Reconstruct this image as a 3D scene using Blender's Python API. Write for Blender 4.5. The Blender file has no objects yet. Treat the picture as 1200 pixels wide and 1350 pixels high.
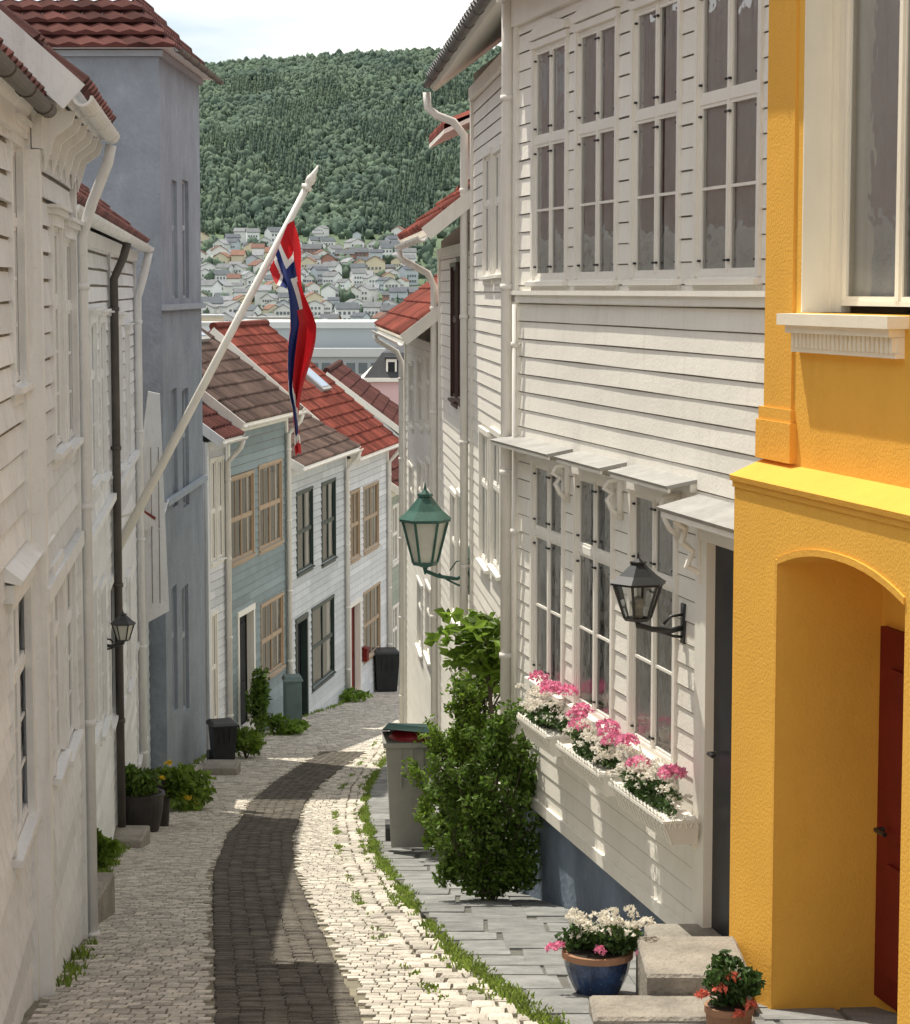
import bpy, math, random
import numpy as np
from mathutils import Vector, Matrix, noise
random.seed(7); rng=np.random.default_rng(7)
SC=bpy.context.scene; COL=SC.collection
F=3000.0; PT=math.atan(293/3000.0); cp,sp=math.cos(PT),math.sin(PT)
GY=[-60,25,36,41.5,47,54,58,70,100,160,850,1400,1700,2200,2600,3600]
GZ=[9.13,-5.93,-7.35,-7.95,-8.55,-9.4,-10.3,-13.5,-20,-28,-28,36,105,212,200,150]
def G(y): return float(np.interp(y,GY,GZ))
def ray(px,py):
    a=(px-600)/F; b=(675-py)/F
    return Vector((a,cp+sp*b,-sp+cp*b))
def at_y(px,py,y):
    r=ray(px,py); return r*(y/r.y)
def on_ground(px,py,lift=0):
    r=ray(px,py); y=5.0
    while y<80:
        if r.z/r.y*y<=G(y)+lift: break
        y+=0.02
    return r*(y/r.y)
# ---------------------------------------------------------------- materials
MATS={}
def M(name,col,rough=.6,var=.12,ns=3.0,streak=0,dirt=(.16,.13,.10),bump=0,bs=40,rnd=0,metal=0,col2=None,trans=0,spec=.4,stretch=(7,7,.7),grime=0):
    if name in MATS: return MATS[name]
    m=bpy.data.materials.new(name); m.use_nodes=True; nt=m.node_tree; N=nt.nodes; L=nt.links
    b=N['Principled BSDF']; out=N['Material Output']
    tc=N.new('ShaderNodeTexCoord')
    n1=N.new('ShaderNodeTexNoise'); n1.inputs['Scale'].default_value=ns; n1.inputs['Detail'].default_value=6; n1.inputs['Roughness'].default_value=.65
    L.new(tc.outputs['Object'],n1.inputs['Vector'])
    def mixn(f,a,c,blend='MIX'):
        x=N.new('ShaderNodeMix'); x.data_type='RGBA'; x.blend_type=blend
        for s,v in ((x.inputs[0],f),(x.inputs[6],a),(x.inputs[7],c)):
            if hasattr(v,'is_output'): L.new(v,s)
            elif isinstance(v,(int,float)): s.default_value=v
            else: s.default_value=(*v,1)
        return x.outputs[2]
    def rngmap(v,a,c,d=0,e=1):
        r=N.new('ShaderNodeMapRange'); L.new(v,r.inputs[0]); r.inputs[1].default_value=a; r.inputs[2].default_value=c; r.inputs[3].default_value=d; r.inputs[4].default_value=e
        return r.outputs[0]
    lo=tuple(c*(1-var) for c in col); hi=col2 if col2 else tuple(min(1,c*(1+var)) for c in col)
    c=mixn(rngmap(n1.outputs[0],.3,.7),lo,hi)
    if streak:
        mp=N.new('ShaderNodeMapping'); mp.inputs['Scale'].default_value=stretch; L.new(tc.outputs['Object'],mp.inputs[0])
        n2=N.new('ShaderNodeTexNoise'); n2.inputs['Scale'].default_value=1.6; n2.inputs['Detail'].default_value=8; n2.inputs['Roughness'].default_value=.7
        L.new(mp.outputs[0],n2.inputs['Vector'])
        c=mixn(rngmap(n2.outputs[0],.52,.8,0,streak),c,dirt)
    if grime:
        n4=N.new('ShaderNodeTexNoise'); n4.inputs['Scale'].default_value=ns*9; n4.inputs['Detail'].default_value=8; n4.inputs['Roughness'].default_value=.8
        L.new(tc.outputs['Object'],n4.inputs['Vector'])
        c=mixn(rngmap(n4.outputs[0],.56,.72,0,grime),c,dirt)
    if rnd:
        at=N.new('ShaderNodeAttribute'); at.attribute_name='rnd'
        h=N.new('ShaderNodeHueSaturation'); L.new(c,h.inputs['Color'])
        L.new(rngmap(at.outputs['Fac'],0,1,1-rnd,1+rnd),h.inputs['Value'])
        c=h.outputs[0]
    L.new(c,b.inputs['Base Color'])
    b.inputs['Roughness'].default_value=rough; b.inputs['Metallic'].default_value=metal
    b.inputs['Specular IOR Level'].default_value=spec
    if bump:
        n3=N.new('ShaderNodeTexNoise'); n3.inputs['Scale'].default_value=bs; n3.inputs['Detail'].default_value=5
        L.new(tc.outputs['Object'],n3.inputs['Vector'])
        bp=N.new('ShaderNodeBump'); bp.inputs['Strength'].default_value=bump; bp.inputs['Distance'].default_value=.02
        L.new(n3.outputs[0],bp.inputs['Height']); L.new(bp.outputs[0],b.inputs['Normal'])
    if trans:
        t=N.new('ShaderNodeBsdfTranslucent'); L.new(c,t.inputs[0]); ms=N.new('ShaderNodeMixShader'); ms.inputs[0].default_value=trans
        L.new(b.outputs[0],ms.inputs[1]); L.new(t.outputs[0],ms.inputs[2]); L.new(ms.outputs[0],out.inputs[0])
    MATS[name]=m; return m
def glassmat():
    m=bpy.data.materials.new('window_glass'); m.use_nodes=True; nt=m.node_tree; N=nt.nodes; L=nt.links
    N.remove(N['Principled BSDF'])
    g=N.new('ShaderNodeBsdfGlossy'); g.inputs['Roughness'].default_value=.03; g.inputs[0].default_value=(.92,.94,.96,1)
    t=N.new('ShaderNodeBsdfTransparent'); t.inputs[0].default_value=(.94,.95,.94,1)
    fr=N.new('ShaderNodeFresnel'); fr.inputs[0].default_value=1.45
    ad=N.new('ShaderNodeMath'); ad.operation='MULTIPLY_ADD'; ad.inputs[1].default_value=.95; ad.inputs[2].default_value=.04; ad.use_clamp=True; L.new(fr.outputs[0],ad.inputs[0])
    tc=N.new('ShaderNodeTexCoord'); n=N.new('ShaderNodeTexNoise'); n.inputs['Scale'].default_value=5; n.inputs['Detail'].default_value=2; L.new(tc.outputs['Object'],n.inputs['Vector'])
    bp=N.new('ShaderNodeBump'); bp.inputs['Strength'].default_value=.35; bp.inputs['Distance'].default_value=.02; L.new(n.outputs[0],bp.inputs['Height']); L.new(bp.outputs[0],g.inputs['Normal'])
    mx=N.new('ShaderNodeMixShader'); L.new(ad.outputs[0],mx.inputs[0]); L.new(t.outputs[0],mx.inputs[1]); L.new(g.outputs[0],mx.inputs[2]); L.new(mx.outputs[0],N['Material Output'].inputs[0])
    return m
GLASS=glassmat()
white=M('white_paint_weathered',(.91,.88,.80),.55,.04,2.2,streak=.3,dirt=(.52,.43,.31),bump=.15,bs=60,rnd=.04,grime=.2)
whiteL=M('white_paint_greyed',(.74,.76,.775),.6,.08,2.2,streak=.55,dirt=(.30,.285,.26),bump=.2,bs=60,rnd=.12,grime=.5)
trimw=M('cream_trim_paint',(.91,.88,.80),.45,.04,3,streak=.22,dirt=(.52,.44,.32),bump=.06,bs=50)
creamy=M('warm_cream_frame_paint',(.92,.84,.68),.5,.04,3,streak=.2,dirt=(.6,.5,.34),bump=.06,bs=50)
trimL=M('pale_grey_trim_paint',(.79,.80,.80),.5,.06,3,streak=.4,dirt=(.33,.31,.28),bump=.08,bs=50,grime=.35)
pipew=M('white_pipe_enamel',(.86,.83,.77),.35,.06,4,streak=.35,dirt=(.45,.38,.28))
gapm=M('board_gap_grime_and_shade',(.20,.175,.14),.9,.4,6)  # dark board lines: shade under the laps put into the colour, plus grime
dark=M('dark_interior',(.012,.013,.016),.7,.3)
curt=M('curtain_cloth',(.90,.89,.86),.9,.06,6,trans=.15)
iron=M('black_iron',(.018,.02,.02),.4,.3,8,spec=.6)
greeni=M('green_copper_paint',(.035,.11,.085),.45,.35,6,streak=.3,dirt=(.1,.16,.13))
frost=M('frosted_lamp_glass',(.82,.81,.73),.25,.1,5,trans=.4)
tileR=M('red_clay_tile',(.185,.048,.034),.85,.35,2.5,bump=.2,bs=60,rnd=.4,grime=.5,dirt=(.06,.045,.04),spec=.12)
tileB=M('brown_weathered_tile',(.10,.066,.054),.8,.35,2,bump=.2,bs=60,rnd=.35,grime=.5,dirt=(.045,.04,.035),spec=.15)
tileD=M('dark_maroon_tile',(.090,.033,.028),.85,.3,2,bump=.2,bs=60,rnd=.35,spec=.12,grime=.4,dirt=(.05,.04,.035))
tileK=M('black_slate',(.03,.032,.036),.5,.3,2,rnd=.4)
yel=M('yellow_plaster',(.85,.47,.085),.85,.05,1.6,streak=.35,dirt=(.68,.33,.05),bump=.2,bs=70,grime=.2,stretch=(3,3,1.2),spec=.1)
yelt=M('yellow_trim',(.82,.44,.08),.85,.06,2,bump=.2,bs=70,streak=.25,dirt=(.62,.31,.05),spec=.1)
bluep=M('blue_grey_plaster',(.27,.31,.355),.85,.2,1.0,bump=.7,bs=18,streak=.6,dirt=(.43,.48,.53),stretch=(2,2,1.1),grime=.35)
found=M('blue_painted_foundation',(.15,.195,.26),.8,.3,2,bump=.6,bs=18,streak=.5,dirt=(.27,.29,.30),stretch=(2,2,1))
conc=M('weathered_concrete',(.30,.275,.235),.9,.3,5,bump=.9,bs=40,grime=.6,dirt=(.11,.105,.08))
greyst=M('grey_stone_plinth',(.30,.29,.27),.9,.3,4,bump=.6,bs=30,grime=.4)
teal=M('teal_paint',(.25,.315,.33),.6,.12,2,streak=.3,dirt=(.17,.2,.2),rnd=.14)
paleg=M('pale_grey_paint',(.60,.63,.64),.6,.1,2,streak=.35,dirt=(.3,.3,.28),rnd=.1,grime=.3)
greenp=M('sage_green_paint',(.36,.40,.33),.6,.12,2,streak=.3,rnd=.12)
brownf=M('tan_window_paint',(.46,.34,.23),.5,.1,3)
blackf=M('dark_green_window_paint',(.03,.05,.045),.4,.2,3)
redf=M('dark_brown_window_paint',(.07,.03,.022),.4,.2,3)
redd=M('red_door_paint',(.17,.014,.010),.55,.15,3,streak=.2,dirt=(.08,.01,.01),spec=.2)
slate=M('grey_lead_sheet',(.36,.355,.34),.7,.2,4,grime=.6,dirt=(.14,.14,.13),spec=.2)
leafG=M('leaf_green',(.11,.19,.027),.5,.3,3,rnd=.5,trans=.4)
leafB=M('leaf_bright_green',(.17,.27,.035),.45,.3,3,rnd=.4,trans=.5)
leafD=M('leaf_dark_green',(.05,.10,.022),.5,.3,3,rnd=.5,trans=.3)
grassm=M('grass_blades',(.19,.27,.045),.6,.3,3,rnd=.5,trans=.4)
bark=M('bark',(.09,.07,.05),.9,.3,20,bump=.5)
pinkf=M('pink_petal',(.82,.27,.44),.6,.25,20,rnd=.35,trans=.35)
whitef=M('white_petal',(.86,.83,.74),.6,.1,20,rnd=.12,trans=.35)
yelf=M('yellow_petal',(.8,.6,.05),.6,.1,20,rnd=.2,trans=.3)
redfl=M('salmon_petal',(.75,.2,.13),.6,.2,20,rnd=.3,trans=.3)
gutd=M('dark_gutter_metal',(.085,.075,.066),.5,.3)
# ---------------------------------------------------------------- mesh builder
class MB:
    def __init__(s,dz=0): s.v=[];s.f=[];s.m=[];s.r=[];s.dz=dz
    def add(s,vs,fs,mi=0,r=None):
        b=len(s.v); r=random.random() if r is None else r
        s.v.extend([(p[0],p[1],p[2]-s.dz) for p in vs])
        for f in fs: s.f.append([b+i for i in f]); s.m.append(mi); s.r.append(r)
    def quad(s,a,b,c,d,mi=0,r=None): s.add([a,b,c,d],[(0,1,2,3)],mi,r)
    def box(s,x0,x1,y0,y1,z0,z1,mi=0,r=None,bev=0):
        if x0>x1:x0,x1=x1,x0
        if y0>y1:y0,y1=y1,y0
        if z0>z1:z0,z1=z1,z0
        vs=[(x0,y0,z0),(x1,y0,z0),(x1,y1,z0),(x0,y1,z0),(x0,y0,z1),(x1,y0,z1),(x1,y1,z1),(x0,y1,z1)]
        s.add(vs,[(0,3,2,1),(4,5,6,7),(0,1,5,4),(1,2,6,5),(2,3,7,6),(3,0,4,7)],mi,r)
    def hexa(s,bot,top,mi=0,r=None):
        s.add(list(bot)+list(top),[(0,3,2,1),(4,5,6,7),(0,1,5,4),(1,2,6,5),(2,3,7,6),(3,0,4,7)],mi,r)
    def fru(s,cx,cy,z0,r0,z1,r1,n=6,mi=0,cap=True,rot=0,r=None):
        vs=[];
        for z,rr in ((z0,r0),(z1,r1)):
            for i in range(n):
                a=rot+2*math.pi*i/n; vs.append((cx+rr*math.cos(a),cy+rr*math.sin(a),z))
        fs=[(i,(i+1)%n,n+(i+1)%n,n+i) for i in range(n)]
        if cap: fs+= [tuple(range(n))[::-1],tuple(range(n,2*n))]
        s.add(vs,fs,mi,r)
    def tube(s,pts,rad,n=8,mi=0,cap=True):
        pts=[Vector(p) for p in pts]
        if not hasattr(rad,'__len__'): rad=[rad]*len(pts)
        vs=[];up=None
        for i,p in enumerate(pts):
            d=(pts[min(i+1,len(pts)-1)]-pts[max(i-1,0)])
            if d.length<1e-7: d=Vector((0,0,1))
            d.normalize()
            if up is None:
                up=Vector((0,0,1)) if abs(d.z)<.9 else Vector((0,1,0))
            a=d.cross(up)
            if a.length<1e-4: a=d.cross(Vector((1,0,0)))
            a.normalize(); b=a.cross(d); up=b
            for k in range(n):
                t=2*math.pi*k/n; vs.append(p+(a*math.cos(t)+b*math.sin(t))*rad[i])
        fs=[]
        for i in range(len(pts)-1):
            for k in range(n):
                fs.append((i*n+k,i*n+(k+1)%n,(i+1)*n+(k+1)%n,(i+1)*n+k))
        if cap: fs+=[tuple(range(n))[::-1],tuple(range((len(pts)-1)*n,len(pts)*n))]
        s.add(vs,fs,mi)
    def build(s,name,mats,parent=None,loc=None,smooth=False,mw=None):
        me=bpy.data.meshes.new(name); me.from_pydata([tuple(v) for v in s.v],[],s.f)
        for m in mats: me.materials.append(m)
        me.polygons.foreach_set('material_index',s.m)
        at=me.attributes.new('rnd','FLOAT','FACE'); at.data.foreach_set('value',s.r)
        if smooth: me.polygons.foreach_set('use_smooth',[True]*len(s.f))
        me.update()
        o=bpy.data.objects.new(name,me); COL.objects.link(o)
        if parent is not None: o.parent=parent
        if loc is not None: o.location=loc
        return o
def tag(o,label,cat,group=None,kind=None):
    o['label']=label; o['category']=cat
    if group: o['group']=group
    if kind: o['kind']=kind
def empty(name,loc,rot=0):
    e=bpy.data.objects.new(name,None); e.empty_display_size=.3; COL.objects.link(e); e.location=loc; e.rotation_euler=(0,0,rot); return e
def leaves(mb,P,size,mi=0,flat=0):
    P=np.asarray(P); n=len(P)
    a=rng.normal(size=(n,3)); a/=np.linalg.norm(a,axis=1)[:,None]
    b=rng.normal(size=(n,3)); b[:,2]*=1-flat; a[:,2]*=1-flat
    b-=a*(a*b).sum(1)[:,None]/((a*a).sum(1)[:,None]+1e-9); b/=np.linalg.norm(b,axis=1)[:,None]+1e-9
    sz=size*(.6+.8*rng.random((n,1)))
    nn=np.cross(a,b)
    V=np.stack([P-a*sz,P-b*sz*.5+nn*sz*.15,P+a*sz,P+b*sz*.5+nn*sz*.15],1)
    for i in range(n):
        mb.add(V[i].tolist(),[(0,1,2),(0,2,3)],mi)
def clump(n,c,rad,k=8,spread=.4):
    c=np.array(c);rad=np.array(rad)
    d=rng.normal(size=(k,3)); d/=np.linalg.norm(d,axis=1)[:,None]; d*=rng.random((k,1))**.5*.85
    idx=rng.integers(0,k,n)
    q=rng.normal(size=(n,3)); q/=np.linalg.norm(q,axis=1)[:,None]; q*=rng.random((n,1))**.45*spread
    return c+(d[idx]+q)*rad
# ---------------------------------------------------------------- house helper
class House:
    def __init__(s,name,p0,p1,zb,label,cat='house',group=None):
        s.p0=Vector((p0[0],p0[1],0)); s.p1=Vector((p1[0],p1[1],0)); d=s.p1-s.p0; s.L=d.length; s.u=d/s.L; s.n=Vector((-s.u.y,s.u.x,0)); s.zb=zb
        s.e=empty(name,(p0[0],p0[1],zb),math.atan2(s.u.y,s.u.x)); tag(s.e,label,cat,group); s.ops=[]; s.wins=[]
    def hit(s,px,py,o=0):
        r=ray(px,py); t=(s.p0+s.n*o).dot(s.n)/r.dot(s.n); P=r*t
        return (P-s.p0).dot(s.u),P.z,P
    def s_(s,px,py=600,o=0): return s.hit(px,py,o)[0]
    def z_(s,px,py,o=0): return s.hit(px,py,o)[1]
    def mb(s): return MB(s.zb)
    def part(s,mb,name,mats,smooth=False): return mb.build(name,mats,s.e,smooth=smooth)
    def siding(s,z0,z1,mats,bh=.15,lap=.016,o=0,s0=0,s1=None,name='wall',wob=.004,flat=False,gap=.008):
        s1=s.L if s1 is None else s1; mb=s.mb(); n=max(1,round((z1-z0)/bh)); bh=(z1-z0)/n
        if flat: n=1; bh=z1-z0; lap=0
        sd=random.random()*50
        def W(x,i): return 0 if flat else wob*noise.noise(Vector((x*.9+sd,i*3.3,0)))
        for i in range(n):
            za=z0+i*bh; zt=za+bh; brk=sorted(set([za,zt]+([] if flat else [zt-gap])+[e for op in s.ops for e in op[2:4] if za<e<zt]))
            joints=[s0]; x=s0+random.uniform(.5,3)
            while x<s1: joints.append(x); x+=random.uniform(1.5,3.5)
            joints.append(s1); rr=[random.random() for _ in joints]
            for a,b in zip(brk,brk[1:]):
                mid=(a+b)/2; cuts=[(s0,s1)]
                for op in s.ops:
                    if op[2]<mid<op[3]:
                        nc=[]
                        for c,d in cuts:
                            if op[1]<=c or op[0]>=d: nc.append((c,d)); continue
                            if op[0]>c: nc.append((c,op[0]))
                            if op[1]<d: nc.append((op[1],d))
                        cuts=nc
                oa=o+lap*(1-(a-za)/bh); ob=o+lap*(1-(b-za)/bh); mi=1 if (not flat and a>=zt-gap-1e-6) else 0  # top strip of each board coloured dark as the lap's shadow line
                for c,d in cuts:
                    xs=sorted(set([c,d]+[j for j in joints if c<j<d]+[c+(d-c)*k/max(1,int((d-c)/.5)) for k in range(1,int((d-c)/.5))]))
                    for x0,x1 in zip(xs,xs[1:]):
                        ji=max([k for k,j in enumerate(joints) if j<=x0+1e-6] or [0])
                        v0,v1=(W(x0,i),W(x1,i)) if a==za else (0,0)
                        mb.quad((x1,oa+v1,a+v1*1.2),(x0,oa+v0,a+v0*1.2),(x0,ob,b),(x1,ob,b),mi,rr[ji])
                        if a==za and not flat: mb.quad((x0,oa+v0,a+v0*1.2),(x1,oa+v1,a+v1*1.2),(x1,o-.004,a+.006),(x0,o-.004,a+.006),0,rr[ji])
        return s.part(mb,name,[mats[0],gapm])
    def body(s,D,z0,z1,rz,mats,name='side_wall',orr=None,s0=0,s1=None,back=True):
        s1=s.L if s1 is None else s1; mb=s.mb(); r=-D/2 if orr is None else orr
        for x in (s0+.004,s1-.004):
            mb.add([(x,-.005,z0),(x,-D,z0),(x,-D,z1),(x,r,rz),(x,-.005,z1)],[(0,1,2,3,4)])
        mb.quad((s0,-D,z0),(s1,-D,z0),(s1,-D,z1),(s0,-D,z1))
        return s.part(mb,name,mats)
    def window(s,s0,s1,z0,z1,fm,cols=2,split=(.66,),mx=0,my=0,cas=.075,crown=0,curtain=.3,hinge=False,sill=True,out=.026,depth=.006,name='window',curt_o=None):
        if s0>s1: s0,s1=s1,s0
        if z0>z1: z0,z1=z1,z0
        w=s1-s0;h=z1-z0; mb=MB(); hw=w/2
        if cas:
            mb.box(-hw-cas,-hw,-.02,out,-.0,h); mb.box(hw,hw+cas,-.02,out,0,h)
            mb.box(-hw-cas-.01,hw+cas+.01,-.02,out+.006,h,h+cas)
            if crown:
                mb.box(-hw-cas-.03,hw+cas+.03,-.02,out+.03,h+cas+.001,h+cas+.03)
                mb.box(-hw-cas-.05,hw+cas+.05,-.02,out+.05,h+cas+.031,h+cas+.05)
        y0,y1=-depth-.02,-depth+.004
        mb.box(-hw,-hw+.022,y0-.02,y1+.005,0,h); mb.box(hw-.022,hw,y0-.02,y1+.005,0,h)
        mb.box(-hw+.022,hw-.022,y0-.02,y1+.005,h-.022,h); mb.box(-hw+.022,hw-.022,y0-.02,y1+.005,0,.022)
        iw=w-.044; cw=iw/cols; mh=.017
        zs=[.022]+[h*q for q in split]+[h-.022]
        for c in range(1,cols): mb.box(-hw+.022+c*cw-mh,-hw+.022+c*cw+mh,y0,y1+.008,.022,h-.022)
        for q in split: mb.box(-hw+.022,hw-.022,y0,y1+.006,h*q-.022,h*q+.022)
        g=MB()
        t=.019
        for c in range(cols):
            xa=-hw+.022+c*cw; xb=xa+cw
            if c>0: xa+=mh
            if c<cols-1: xb-=mh
            for k,(za,zb) in enumerate(zip(zs,zs[1:])):
                a=za+(.022 if k>0 else 0); b=zb-(.022 if k<len(zs)-2 else 0)
                mb.box(xa,xa+t,y0,y1,a,b); mb.box(xb-t,xb,y0,y1,a,b); mb.box(xa+t,xb-t,y0,y1,a,a+t); mb.box(xa+t,xb-t,y0,y1,b-t,b)
                for i in range(1,mx+1):
                    xx=xa+t+(xb-xa-2*t)*i/(mx+1); mb.box(xx-.008,xx+.008,y0+.01,y1-.001,a+t,b-t)
                m2=my if (k==0 or len(zs)==2) else 0
                for i in range(1,m2+1):
                    zz=a+t+(b-a-2*t)*i/(m2+1); mb.box(xa+t,xb-t,y0+.012,y1-.002,zz-.008,zz+.008)
                tl=random.uniform(-.002,.002); t2=random.uniform(-.002,.002)
                g.quad((xb-t,-depth-.006+tl,a+t),(xa+t,-depth-.006-tl,a+t),(xa+t,-depth-.006-tl+t2,b-t),(xb-t,-depth-.006+tl+t2,b-t))
                if hinge:
                    for zz in (a+.06,b-.06):
                        mb.box(xa-.004,xa+.018,y1+.001,y1+.016,zz-.006,zz+.006,1); mb.box(xb-.018,xb+.004,y1+.001,y1+.016,zz-.006,zz+.006,1)
        o=mb.build(name,[fm,iron],s.e,loc=(s0+hw,0,z0-s.zb))
        g.build('glass',[GLASS],o)
        if sill and cas:
            q=MB(); q.hexa([(-hw-cas-.02,-.05,-.045),(hw+cas+.02,-.05,-.045),(hw+cas+.02,out+.03,-.045),(-hw-cas-.02,out+.03,-.045)],[(-hw-cas-.02,-.05,-.002),(hw+cas+.02,-.05,-.002),(hw+cas+.02,out+.03,-.016),(-hw-cas-.02,out+.03,-.016)])
            q.box(-hw-cas,hw+cas,-.02,out-.006,-.10,-.046)
            q.build('sill',[fm],o)
        if curtain:
            q=MB(); K=10; cy=-depth-(.06 if curt_o is None else curt_o)
            for sg in (-1,1):
                for i in range(K):
                    xa=hw*(1-curtain*2*(i/K)); xb=hw*(1-curtain*2*((i+1)/K)); ya=cy-.018*(i%2); yb=cy-.018*((i+1)%2)
                    q.quad((sg*xa,ya,.02),(sg*xb,yb,.02),(sg*xb*.97,yb,h),(sg*xa,ya,h))
            q.build('curtain',[curt],o,smooth=True)
        return o
    def win(s,pa,pb,ya,yb,fm,o=0,pm=None,**k):
        m=(pa+pb)/2 if pm is None else pm
        a,b=s.s_(pa,(ya+yb)/2,o),s.s_(pb,(ya+yb)/2,o); z1,z0=s.z_(m,ya,o),s.z_(m,yb,o)
        if a>b:a,b=b,a
        s.ops.append((a,b,z0,z1)); s.wins.append((a,b,z0,z1,fm,k))
    def winsz(s,a,b,z0,z1,fm,**k): s.ops.append((a,b,z0,z1)); s.wins.append((a,b,z0,z1,fm,k))
    def flush(s):
        for a,b,z0,z1,fm,k in s.wins: s.window(a,b,z0,z1,fm,**k)
        s.wins=[]
    def door(s,a,b,z0,z1,fm,dm,panels=True,depth=.12,label=None,frame=True):
        if a>b:a,b=b,a
        w=b-a;h=z1-z0
        m=MB(); m.box(0,w,-depth-.04,-depth,0,h)
        if panels:
            for (x0,x1) in ((.12*w,.45*w),(.55*w,.88*w)):
                for (q0,q1) in ((.08,.38),(.45,.9)): m.box(x0,x1,-depth+.001,-depth+.018,q0*h,q1*h)
        d=m.build('door',[dm],s.e,loc=(a,0,z0-s.zb))
        if frame:
            m=MB(); m.box(-.09,0,-.1,.03,0,h); m.box(w,w+.09,-.1,.03,0,h); m.box(-.1,w+.1,-.1,.036,h,h+.1); m.box(-.05,w+.05,-.1,.08,-.12,0)
            m.build('door_frame',[fm],d)
        m=MB(); m.tube([(w*.9,-depth+.02,h*.47),(w*.9,-depth+.06,h*.47),(w*.82,-depth+.06,h*.47)],.012,6); m.build('handle',[iron],d)
        return d
    def roof(s,ez,rz,oe,orr,mats,s0=None,s1=None,tw=.22,th=.32,amp=.022,name='roof',back=True):
        s0=-.08 if s0 is None else s0; s1=s.L+.08 if s1 is None else s1
        mb=s.mb(); sl=Vector((0,orr-oe,rz-ez)); Ls=sl.length; sl/=Ls; nn=Vector((0,-sl.z,sl.y)); 
        if nn.z<0: nn=-nn
        nt=max(1,round((s1-s0)/tw)); nr=max(1,round(Ls/th)); K=6
        prof=[0,.75,1,.8,.35,.08]
        base=Vector((0,oe,ez))
        for j in range(nr):
            b0=Ls*j/nr-(.03 if j else 0); b1=Ls*(j+1)/nr
            for t in range(nt):
                rr=random.random(); jit=random.uniform(-.004,.004)
                vs=[]
                for (bb,lift) in ((b0,.035),(b1,.006)):
                    for k in range(K+1):
                        x=s0+(s1-s0)*(t+k/K)/nt; h=lift+amp*2*prof[k%K]+jit
                        vs.append(tuple(base+Vector((x,0,0))+sl*bb+nn*h))
                for k in range(K+1):
                    x=s0+(s1-s0)*(t+k/K)/nt; vs.append(tuple(base+Vector((x,0,0))+sl*b0+nn*0))
                fs=[(k,k+1,K+2+k,K+1+k) for k in range(K)]+[(2*K+2+k,2*K+3+k,k+1,k) for k in range(K)]
                mb.add(vs,fs,0,rr)
        def P(x,b,h): return tuple(base+Vector((x,0,0))+sl*b+nn*h)
        mb.hexa([P(s0,0,-.09),P(s1,0,-.09),P(s1,Ls,-.09),P(s0,Ls,-.09)],[P(s0,0,-.002),P(s1,0,-.002),P(s1,Ls,-.002),P(s0,Ls,-.002)],1)
        for x0,x1 in ((s0-.03,s0-.001),(s1+.001,s1+.03)):
            mb.hexa([P(x0,-.02,-.12),P(x1,-.02,-.12),P(x1,Ls,-.12),P(x0,Ls,-.12)],[P(x0,-.02,.03),P(x1,-.02,.03),P(x1,Ls,.03),P(x0,Ls,.03)],1)
        if back:
            D2=orr-(oe-orr)
            mb.hexa([(s0,orr,rz-.09),(s1,orr,rz-.09),(s1,D2,ez-.09),(s0,D2,ez-.09)],[(s0,orr,rz+.02),(s1,orr,rz+.02),(s1,D2,ez+.02),(s0,D2,ez+.02)],0)
            mb.tube([(s0,orr,rz+.04),(s1,orr,rz+.04)],.09,8,0)
        return s.part(mb,name,mats,smooth=False)
    def gutter(s,z,o,s0,s1,mat=None,r=.055,parent=None):
        mb=s.mb(); n=8
        pts=[]
        for x in (s0,s1):
            for k in range(n+1):
                a=math.pi+math.pi*k/n; pts.append((x,o+r*math.cos(a),z+r*math.sin(a)))
            for k in range(n,-1,-1):
                a=math.pi+math.pi*k/n; pts.append((x,o+(r-.012)*math.cos(a),z+(r-.012)*math.sin(a)))
        c=2*(n+1)
        fs=[(k,(k+1)%c,c+(k+1)%c,c+k) for k in range(c)]+[tuple(range(c)),tuple(range(c,2*c))[::-1]]
        mb.add(pts,fs)
        x=s0+.3
        while x<s1: mb.tube([(x+.01,o+(r+.002)*math.cos(a),z+(r+.002)*math.sin(a)) for a in [math.pi*(1+i/6) for i in range(7)]],.005,4); x+=.9
        return s.part(mb,'gutter',[mat or pipew],smooth=False)
    def pipe(s,pts,r=.035,mat=None):
        mb=s.mb(); mb.tube(pts,r,10)
        zs=[p[2] for p in pts]; zt,zl=max(zs[-2],zs[-1]),min(zs)
        x,o=pts[-1][0],pts[-1][1]; z=zt-.3
        while z>zl: mb.fru(x,o,z,r+.009,z+.04,r+.009,10); mb.box(x-.008,x+.008,-.0,o,z+.01,z+.03); z-=1.3
        return s.part(mb,'downpipe',[mat or pipew],smooth=True)
    def boxes(s,lst,name,mats):
        for b in lst:
            mb=s.mb(); mb.box(*b); s.part(mb,name,mats)
# ---------------------------------------------------------------- RIGHT: yellow house
Y=House('yellow_house',(2.249,6.6),(1.307,10.6),G(9.5)-.3,'yellow plastered house with arched doorway and white framed window')
L=Y.L; zb=G(9)-1
def yk(k): return L-k*1.0274
a0,a1=yk(1.86),yk(.56); zs,zc=-1.215,-1.12; RD=-.5
mb=Y.mb(); N_=14
def arch(t): return (a0+(a1-a0)*t, zs+(zc-zs)*(1-abs(2*t-1)**2.2))
mb.quad((0,0,zb),(a0,0,zb),(a0,0,-.9),(0,0,-.9)); mb.quad((a1,0,zb),(L,0,zb),(L,0,-.9),(a1,0,-.9))
for i in range(N_):
    x0,z0=arch(i/N_);x1,z1=arch((i+1)/N_)
    mb.quad((x0,0,z0),(x1,0,z1),(x1,0,-.9),(x0,0,-.9)); mb.quad((x0,0,z0),(x0,RD,z0),(x1,RD,z1),(x1,0,z1))
mb.quad((a0,0,zb),(a0,RD,zb),(a0,RD,zs),(a0,0,zs)); mb.quad((a1,0,zb),(a1,0,zs),(a1,RD,zs),(a1,RD,zb))
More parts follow.
